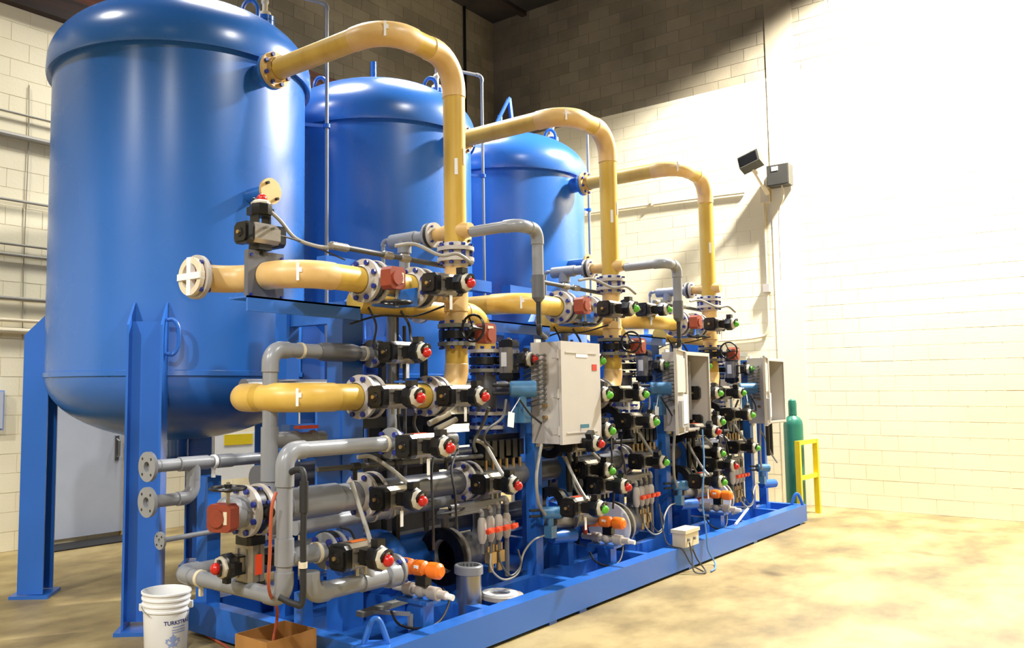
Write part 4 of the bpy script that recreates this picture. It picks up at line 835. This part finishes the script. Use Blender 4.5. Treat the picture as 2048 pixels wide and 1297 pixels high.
def hoses(i):
    d = V(i*SP, 0, 0); un = UN[i]
    def h(pts, r, mat, lab):
        if i and 'upright' in lab: return
        hose([at(u, v, Y=y)+d for u, v, y in pts], r, mat, lab+', %s unit' % un, 'hose', 'hoses of the %s unit' % un)
    h([(537, 420, 4.0), (560, 441, 3.98), (590, 476, 3.95), (630, 492, 3.9), (668, 497, 3.87)], .013, 'hose', 'light grey cable sagging from the upright actuator to the conduit')
    h([(532, 468, 3.95), (570, 474, 3.95), (620, 490, 3.92), (690, 520, 3.88)], .006, 'hose_dark', 'thin air line from the upright actuator')
    h([(790, 492, 3.62), (830, 489, 3.55), (880, 511, 3.40), (915, 508, 3.32), (945, 528, 3.28)], .012, 'hose', 'light grey cable curving over the upper actuator')
    h([(715, 915, 3.55), (745, 915, 3.52), (790, 945, 3.42), (832, 985, 3.34)], .013, 'hose', 'light grey hose arching down to the header actuator')
    h([(703, 965, 3.45), (716, 1005, 3.4), (733, 1058, 3.30), (742, 1088, 3.22)], .013, 'hose', 'light grey hose hanging down in front of the header')
    h([(950, 880, 3.52), (972, 893, 3.5), (998, 938, 3.4), (1014, 962, 3.33)], .014, 'hose', 'thick grey hose dropping to the right header actuator')
    h([(1083, 890, 3.4), (1073, 950, 3.36), (1077, 1005, 3.38), (1090, 1030, 3.42)], .012, 'hose', 'grey cable hanging from the cabinet corner to the low transmitter')
    h([(885, 1178, 3.42), (899, 1200, 3.40), (880, 1243, 3.36), (840, 1258, 3.36), (798, 1249, 3.38), (782, 1222, 3.42)], .008, 'rubber', 'black cable looping on the deck below the orange actuator')
    h([(981, 1108, 3.46), (983, 1140, 3.43), (1008, 1160, 3.4), (1036, 1147, 3.4), (1047, 1108, 3.42), (1066, 1082, 3.45), (1088, 1072, 3.48)], .007, 'hose', 'thin tube looping from the manifold regulators to the post')
    h([(998, 1105, 3.46), (1003, 1130, 3.43), (1022, 1152, 3.4), (1042, 1130, 3.4), (1036, 1100, 3.42)], .006, 'hose_dark', 'second thin tube looping below the manifold regulators')
    h([(978, 815, 3.4), (965, 850, 3.45), (948, 885, 3.5), (952, 905, 3.5)], .011, 'hose_dark', 'dark cable dropping from the lower right actuator')
    h([(1012, 800, 3.5), (1005, 835, 3.47), (975, 860, 3.47), (968, 880, 3.48), (985, 900, 3.5)], .010, 'hose_dark', 'dark cable curling from the transmitter')
    h([(735, 612, 3.9), (752, 650, 3.85), (748, 690, 3.85), (765, 705, 3.8)], .008, 'rubber', 'black cable hanging behind the upper valve')
    h([(700, 648, 3.95), (760, 632, 3.9), (830, 632, 3.85), (890, 612, 3.6)], .007, 'rubber', 'black cable strung behind the riser')
    h([(800, 620, 3.9), (818, 650, 3.85), (822, 680, 3.75), (830, 690, 3.6)], .010, 'hose_dark', 'dark hose reaching the mid height actuator')
    h([(795, 830, 3.5), (800, 860, 3.5), (815, 880, 3.45), (835, 895, 3.4)], .007, 'rubber', 'black air line below the lower left actuator')
    h([(832, 825, 3.45), (828, 850, 3.48), (840, 872, 3.45), (858, 880, 3.35)], .011, 'hose_dark', 'dark hose to the front pipe actuator')
    h([(915, 900, 3.5), (903, 940, 3.42), (910, 990, 3.38), (914, 1060, 3.38)], .008, 'rubber', 'black cable hanging in front of the right header flange')
    h([(868, 905, 3.42), (863, 950, 3.38), (866, 1030, 3.36), (867, 1100, 3.40)], .008, 'rubber', 'black cable hanging between the header actuators')
    h([(1086, 850, 3.50), (1062, 830, 3.40), (1050, 815, 3.40), (1040, 800, 3.42)], .008, 'rubber', 'black cable from the cabinet side to the transmitter')
    h([(680, 1055, 3.45), (700, 1062, 3.43), (712, 1085, 3.4), (716, 1095, 3.38)], .007, 'rubber', 'short black tube above the low valve')
    h([(1120, 905, 3.6), (1138, 935, 3.55), (1150, 975, 3.5), (1170, 1005, 3.45)], .010, 'hose', 'grey hose below the cabinet toward the next unit')
    h([(930, 1000, 3.6), (925, 1020, 3.5), (880, 1030, 3.5), (850, 1045, 3.6)], .007, 'rubber', 'black cable drooping under the header')
    # small paper tags
    t = thing('paper_tag', 'white paper tag hanging beside the transmitter, %s unit' % un, 'tag', at(1022, 840, Y=3.38)+d, 'paper tags')
    o = at(1022, 840, Y=3.38)+d; obj(t, 'paper', MB().cbox(o, (.075, .004, .105), Matrix.Rotation(.15, 3, 'Y')), 'white'); obj(t, 'string', MB().cyl(o+V(0, 0, .05), V(5.34, 3.50, 1.58)+d, .003, n=5), 'white')

for i in range(3):
    tank(i); yellow(i); lower(i); cabinet(i); hoses(i)

# ------------------------------------------------------------------ left end pieces (nearest unit only)
def inlet(y, z, x0, R, r, label, name='inlet_pipe'):
    T = thing(name, label, 'pipe', (x0, y, z)); return T
T = inlet(4.72, 1.16, 2.97, 0, 0, 'pair of open grey flanged pipe ends joined by a tee at the left end')
y = 4.72
for z in (1.165, .945):
    flange(T, (2.975, y, z), (1, 0, 0), .094, .036, .025, 'pvc', 0, hub=.06)
    f = T.children[-1]
    for k in range(4):
        a = PI/4+k*PI/2; obj(T, 'bolt_hole', MB().cyl((2.9615, y+.068*math.cos(a), z+.068*math.sin(a)), (2.964, y+.068*math.cos(a), z+.068*math.sin(a)), .009, n=10), 'black', up=f)
    obj(T, 'bore', MB().lathe([(.034, 0), (.034, .1), (0, .1)], (2.97, y, z), (1, 0, 0), 18, False), 'pvc_dark')
obj(T, 'pipe', MB().cyl((2.99, y, 1.165), (4.0, y, 1.165), .040, n=20), 'pvc'); obj(T, 'tee', MB().cyl((3.20, y, 1.165), (3.42, y, 1.165), .047, n=20).cyl((3.31, y, 1.165), (3.31, y, 1.06), .047, n=20), 'pvc')
run(T, [(3.31, y, 1.1), (3.31, y, .945), (2.99, y, .945)], .040, 'pvc', 'pvc', .08, 20, 1.15, .04)
obj(T, 'collar', MB().cyl((3.05, y, 1.165), (3.06, y, 1.165), .042, n=20), 'pvc'); obj(T, 'collar', MB().cyl((3.50, y, 1.165), (3.62, y, 1.165), .046, n=20), 'pvc'); obj(T, 'strap', MB().ring((3.47, y, 1.165), (1, 0, 0), .047, .04, .02).box(3.46, 3.48, y-.01, y+.01, 1.06, 1.12), 'white')
T = thing('inlet_pipe', 'thin grey pipe with small flange sticking out at the left end', 'pipe', (3.1, 4.75, .69))
flange(T, (3.09, 4.75, .69), (1, 0, 0), .056, .016, .016, 'pvc', 0)
f = T.children[-1]
for k in range(4):
    a = PI/4+k*PI/2; obj(T, 'bolt_hole', MB().cyl((3.079, 4.75+.038*math.cos(a), .69+.038*math.sin(a)), (3.083, 4.75+.038*math.cos(a), .69+.038*math.sin(a)), .006, n=8), 'black', up=f)
obj(T, 'pipe', MB().cyl((3.09, 4.75, .69), (3.75, 4.75, .70), .017, n=12), 'pvc'); obj(T, 'fitting', MB().cyl((3.62, 4.75, .70), (3.68, 4.75, .70), .028, n=12), 'beige')
# black stand pipe at the front
p0 = at(608, 955, Y=3.30); p1 = at(605, 1200, Y=3.30)
T = thing('black_pipe', 'slim black vertical pipe with hooked foot at the front left', 'pipe', p1)
obj(T, 'pipe', MB().tube(catmull([p0+V(.0, .10, .02), p0+V(0, .05, .035), p0+V(0, 0, 0), p0.lerp(p1, .5), p1, p1+V(-.03, .03, -.02), p1+V(-.07, .10, .01)]), .017, 12), 'rubber')
obj(T, 'sleeve', MB().cyl(p0-V(0, 0, .02), p0-V(0, 0, .18), .024, n=12), 'rubber'); q = p0.lerp(p1, .72); obj(T, 'clamp', MB().cyl(q-V(0, 0, .015), q+V(0, 0, .015), .024, n=12).bar(q, q+V(.10, .12, .01), .02, .02), 'beige')
# red cord into the carton
hose([at(552, 985, Y=3.36), at(543, 1020, Y=3.36), at(540, 1100, Y=3.37), at(538, 1180, Y=3.42), (3.13, 3.66, .42), (3.13, 3.70, .22), (3.16, 3.72, .05)], .009, 'cord_red', 'brick red cord hanging down into the open carton', 'cord', name='cord')
hose([at(378, 1230, Z=.012), at(395, 1255, Z=.012), at(420, 1275, Z=.012), at(450, 1292, Z=.012), at(485, 1315, Z=.012)], .009, 'cord_red', 'brick red cord lying on the floor between bucket and carton', 'cord', name='cord')

for k, (u, v, w) in enumerate(((858, 848, 'upper'), (872, 860, 'lower'))):
    p = at(u, v, Y=3.99); q = p+V(.22, -.02, .07)
    single('paper_roll', MB().cyl(p, q, .022, n=12), 'beige', '%s of two cream rolls stuck behind the lower valves' % w, 'roll', 'cream rolls')
# bucket
bx, by = 3.145, 4.755
T = thing('plastic_bucket', 'white plastic pail with blue lettering standing by the tank leg', 'bucket', (bx, by, 0))
prof = [(.128, 0), (.131, .006), (.142, .255), (.150, .258), (.150, .268), (.143, .271), (.144, .290), (.151, .293), (.151, .303), (.145, .306), (.146, .325), (.153, .328), (.153, .338), (.147, .341), (.148, .362), (.156, .364), (.156, .374), (.148, .376), (.144, .370), (.136, .30), (.128, .012), (0, .012)]
obj(T, 'body', MB().lathe(prof, (bx, by, 0), n=56, close=False), 'white')
view = math.atan2(-by, -bx)
def on_bucket(pts, faces, name, mat, yaw):
    m = MB(); vs = []
    for x, z in pts:
        r = .131+(.142-.131)*z/.25+.0012; a = view+yaw+x/r; vs.append((bx+r*math.cos(a), by+r*math.sin(a), z))
    m.add(vs, faces); return obj(T, name, m, mat)
def text_mesh(txt, size):
    cu = bpy.data.curves.new('lettering', 'FONT'); cu.body = txt; cu.size = size; cu.offset = .0009; cu.align_x = 'LEFT'; cu.resolution_u = 3
    o = bpy.data.objects.new('lettering', cu); COL.objects.link(o); bpy.context.view_layer.update()
    me = bpy.data.meshes.new_from_object(o); P = [(v.co.x, v.co.y) for v in me.vertices]; F = [tuple(p.vertices) for p in me.polygons]
    bpy.data.objects.remove(o); bpy.data.curves.remove(cu); bpy.data.meshes.remove(me); return P, F
P, F = text_mesh('TURKSTRA L', .034)
on_bucket([(x-.02, y+.187) for x, y in P], F, 'lettering', 'navy', .05)
for k, (a, b, z) in enumerate(((.035, .125, .168), (.03, .13, .150), (.032, .128, .135))):
    n = 10; pts = [(a+(b-a)*j/n, z+h) for j in range(n+1) for h in (0, .006)]
    on_bucket(pts, [(2*j, 2*j+2, 2*j+3, 2*j+1) for j in range(n)], 'print_line', 'label_blue', .05)
leaf = [(0, -.05), (.004, -.02), (.03, -.026), (.026, -.014), (.05, .008), (.043, .012), (.047, .028), (.034, .025), (.03, .032), (.018, .018), (.022, .042), (.013, .038), (0, .058)]
leaf = leaf+[(-x, y) for x, y in leaf[-2:0:-1]]
on_bucket([(.045, .07)]+[(.045+x, .075+y) for x, y in leaf], [(0, j+1, (j+1) % len(leaf)+1) for j in range(len(leaf))], 'leaf_print', 'label_blue', .0)
hp_ = [V(bx+.15*math.cos(view+a), by+.15*math.sin(view+a), 0) for a in (-1.35, 1.35)]
bail = [V(bx+.158*math.cos(view+a), by+.158*math.sin(view+a), .30-.075*math.cos(a*PI/2/1.35)-.0) for a in [-1.35+2.7*k/12 for k in range(13)]]
obj(T, 'bail', MB().tube(catmull(bail[:4], 3), .003, 6), 'steel')
for a in (-1.35, 1.35): obj(T, 'bail_ear', MB().cbox((bx+.152*math.cos(view+a), by+.152*math.sin(view+a), .285), (.03, .03, .04), Matrix.Rotation(view+a, 3, 'Z')), 'white')

# carton
T = thing('cardboard_box', 'open brown cardboard carton on the floor at the skid corner', 'box', (3.17, 3.71, 0))
x0, x1, y0, y1, hh = 2.985, 3.345, 3.575, 3.845, .30
obj(T, 'walls', MB().box(x0, x1, y0, y0+.006, 0, hh).box(x0, x1, y1-.006, y1, 0, hh).box(x0, x0+.006, y0+.006, y1-.006, 0, hh).box(x1-.006, x1, y0+.006, y1-.006, 0, hh).box(x0, x1, y0, y1, 0.0, .006), 'card')
obj(T, 'inner_flap', MB().bar((x0+.02, y1-.02, hh-.02), (x1-.02, y1-.06, hh-.12), .10, .004), 'card')
single('plastic_scrap', MB().lathe([(0, 0), (.05, .02), (.06, .05), (.03, .09), (0, .1)], (3.14, 3.74, .012), n=9), 'pvc', 'crumpled grey plastic scrap inside the carton', 'scrap')
single('orange_scrap', MB().cbox((3.25, 3.70, .13), (.07, .02, .22), RX(15)), 'orange_red', 'orange plastic piece standing inside the carton', 'scrap')

# strainer basket, ring, junction box, cords on the front
fx, fy = 4.66, 3.49
T = thing('strainer_basket', 'stainless steel strainer basket with grey collar standing on the skid deck', 'strainer', (fx, fy, .056))
obj(T, 'body', MB().lathe([(.085, .056), (.085, .405)], (fx, fy, 0), n=40), 'steel'); obj(T, 'collar', MB().lathe([(.088, .40), (.097, .405), (.097, .455), (.09, .462), (.075, .462), (.075, .41)], (fx, fy, 0), n=40, close=False), 'pvc')
obj(T, 'inside', MB().lathe([(.074, .412), (0, .41)], (fx, fy, 0), n=30, close=False), 'rubber')
for k in range(16):
    a = 2*PI*k/16; obj(T, 'slot', MB().box(fx+.066*math.cos(a)-.003, fx+.066*math.cos(a)+.003, fy+.066*math.sin(a)-.003, fy+.066*math.sin(a)+.003, .40, .455), 'steel')
T = thing('flange_ring', 'white gasket ring lying on a grey flange ring on the skid deck', 'ring', (4.98, 3.45, .056))
obj(T, 'ring', MB().ring((4.98, 3.445, .205), (0, 0, 1), .150, .075, .028, 40), 'flange'); obj(T, 'gasket', MB().ring((4.965, 3.45, .226), (0, 0, 1), .125, .075, .014, 12), 'white')
obj(T, 'block', MB().box(4.9, 5.06, 3.36, 3.54, .056, .19), 'blue')
T = thing('deck_bracket', 'grey steel angle bracket lying on the deck below the orange actuator', 'bracket', (3.95, 3.45, .25))
obj(T, 'bar', MB().bar((3.72, 3.60, .30), (4.15, 3.62, .30), .06, .03), 'grey_box'); obj(T, 'arm', MB().bar((3.80, 3.62, .30), (3.95, 3.40, .29), .03, .02).bar((3.95, 3.40, .29), (3.95, 3.40, .20), .03, .02), 'pvc')
T = thing('junction_box', 'beige junction box perched on the front skid rail', 'box', (7.56, 3.22, .222))
obj(T, 'body', MB().box(7.42, 7.72, 3.15, 3.27, .224, .345), 'beige'); obj(T, 'cover', MB().box(7.41, 7.73, 3.14, 3.28, .345, .375), 'beige')
for x in (7.47, 7.60): obj(T, 'gland', MB().cyl((x, 3.15, .29), (x, 3.13, .29), .014, n=10), 'grey_box')
hose([(7.47, 3.135, .27), (7.46, 3.11, .15), (7.42, 3.08, .03), (7.50, 3.02, .012), (7.62, 3.06, .012), (7.60, 3.12, .10), (7.55, 3.14, .2)], .007, 'hose_dark', 'dark cable hanging in a loop from the beige junction box', 'cable', name='cable')
hose([(7.36, 3.36, .6), (7.33, 3.30, .3), (7.36, 3.24, .235), (7.40, 3.17, .21), (7.46, 3.12, .08), (7.55, 3.05, .012)], .007, 'hose_dark', 'dark cable running over the rail left of the junction box', 'cable', name='cable')
hose([at(1405, 860, Y=3.28), at(1408, 930, Y=3.22), at(1405, 1000, Y=3.20), at(1412, 1060, Y=3.17), at(1416, 1100, Y=3.15), (7.95, 3.10, .03), (7.75, 3.02, .012), (7.60, 3.0, .012)], .008, 'cord_blue', 'pale blue cord hanging from the middle cabinet to the floor', 'cord', name='cord')
single('plastic_tube', MB().cyl((8.95, 3.26, .235), (9.80, 3.42, .30), .014, n=12), 'white', 'thin white plastic tube leaning on the far skid rail', 'tube')
single('yellow_tag_strip', MB().box(9.52, 9.57, 3.60, 3.615, .30, .68), 'yellow', 'yellow strip tag behind the farthest manifold', 'tag')
dup = [l for l, n in LABELS.items() if len(n) > 1]
if dup: print('DUPLICATE LABELS', dup)
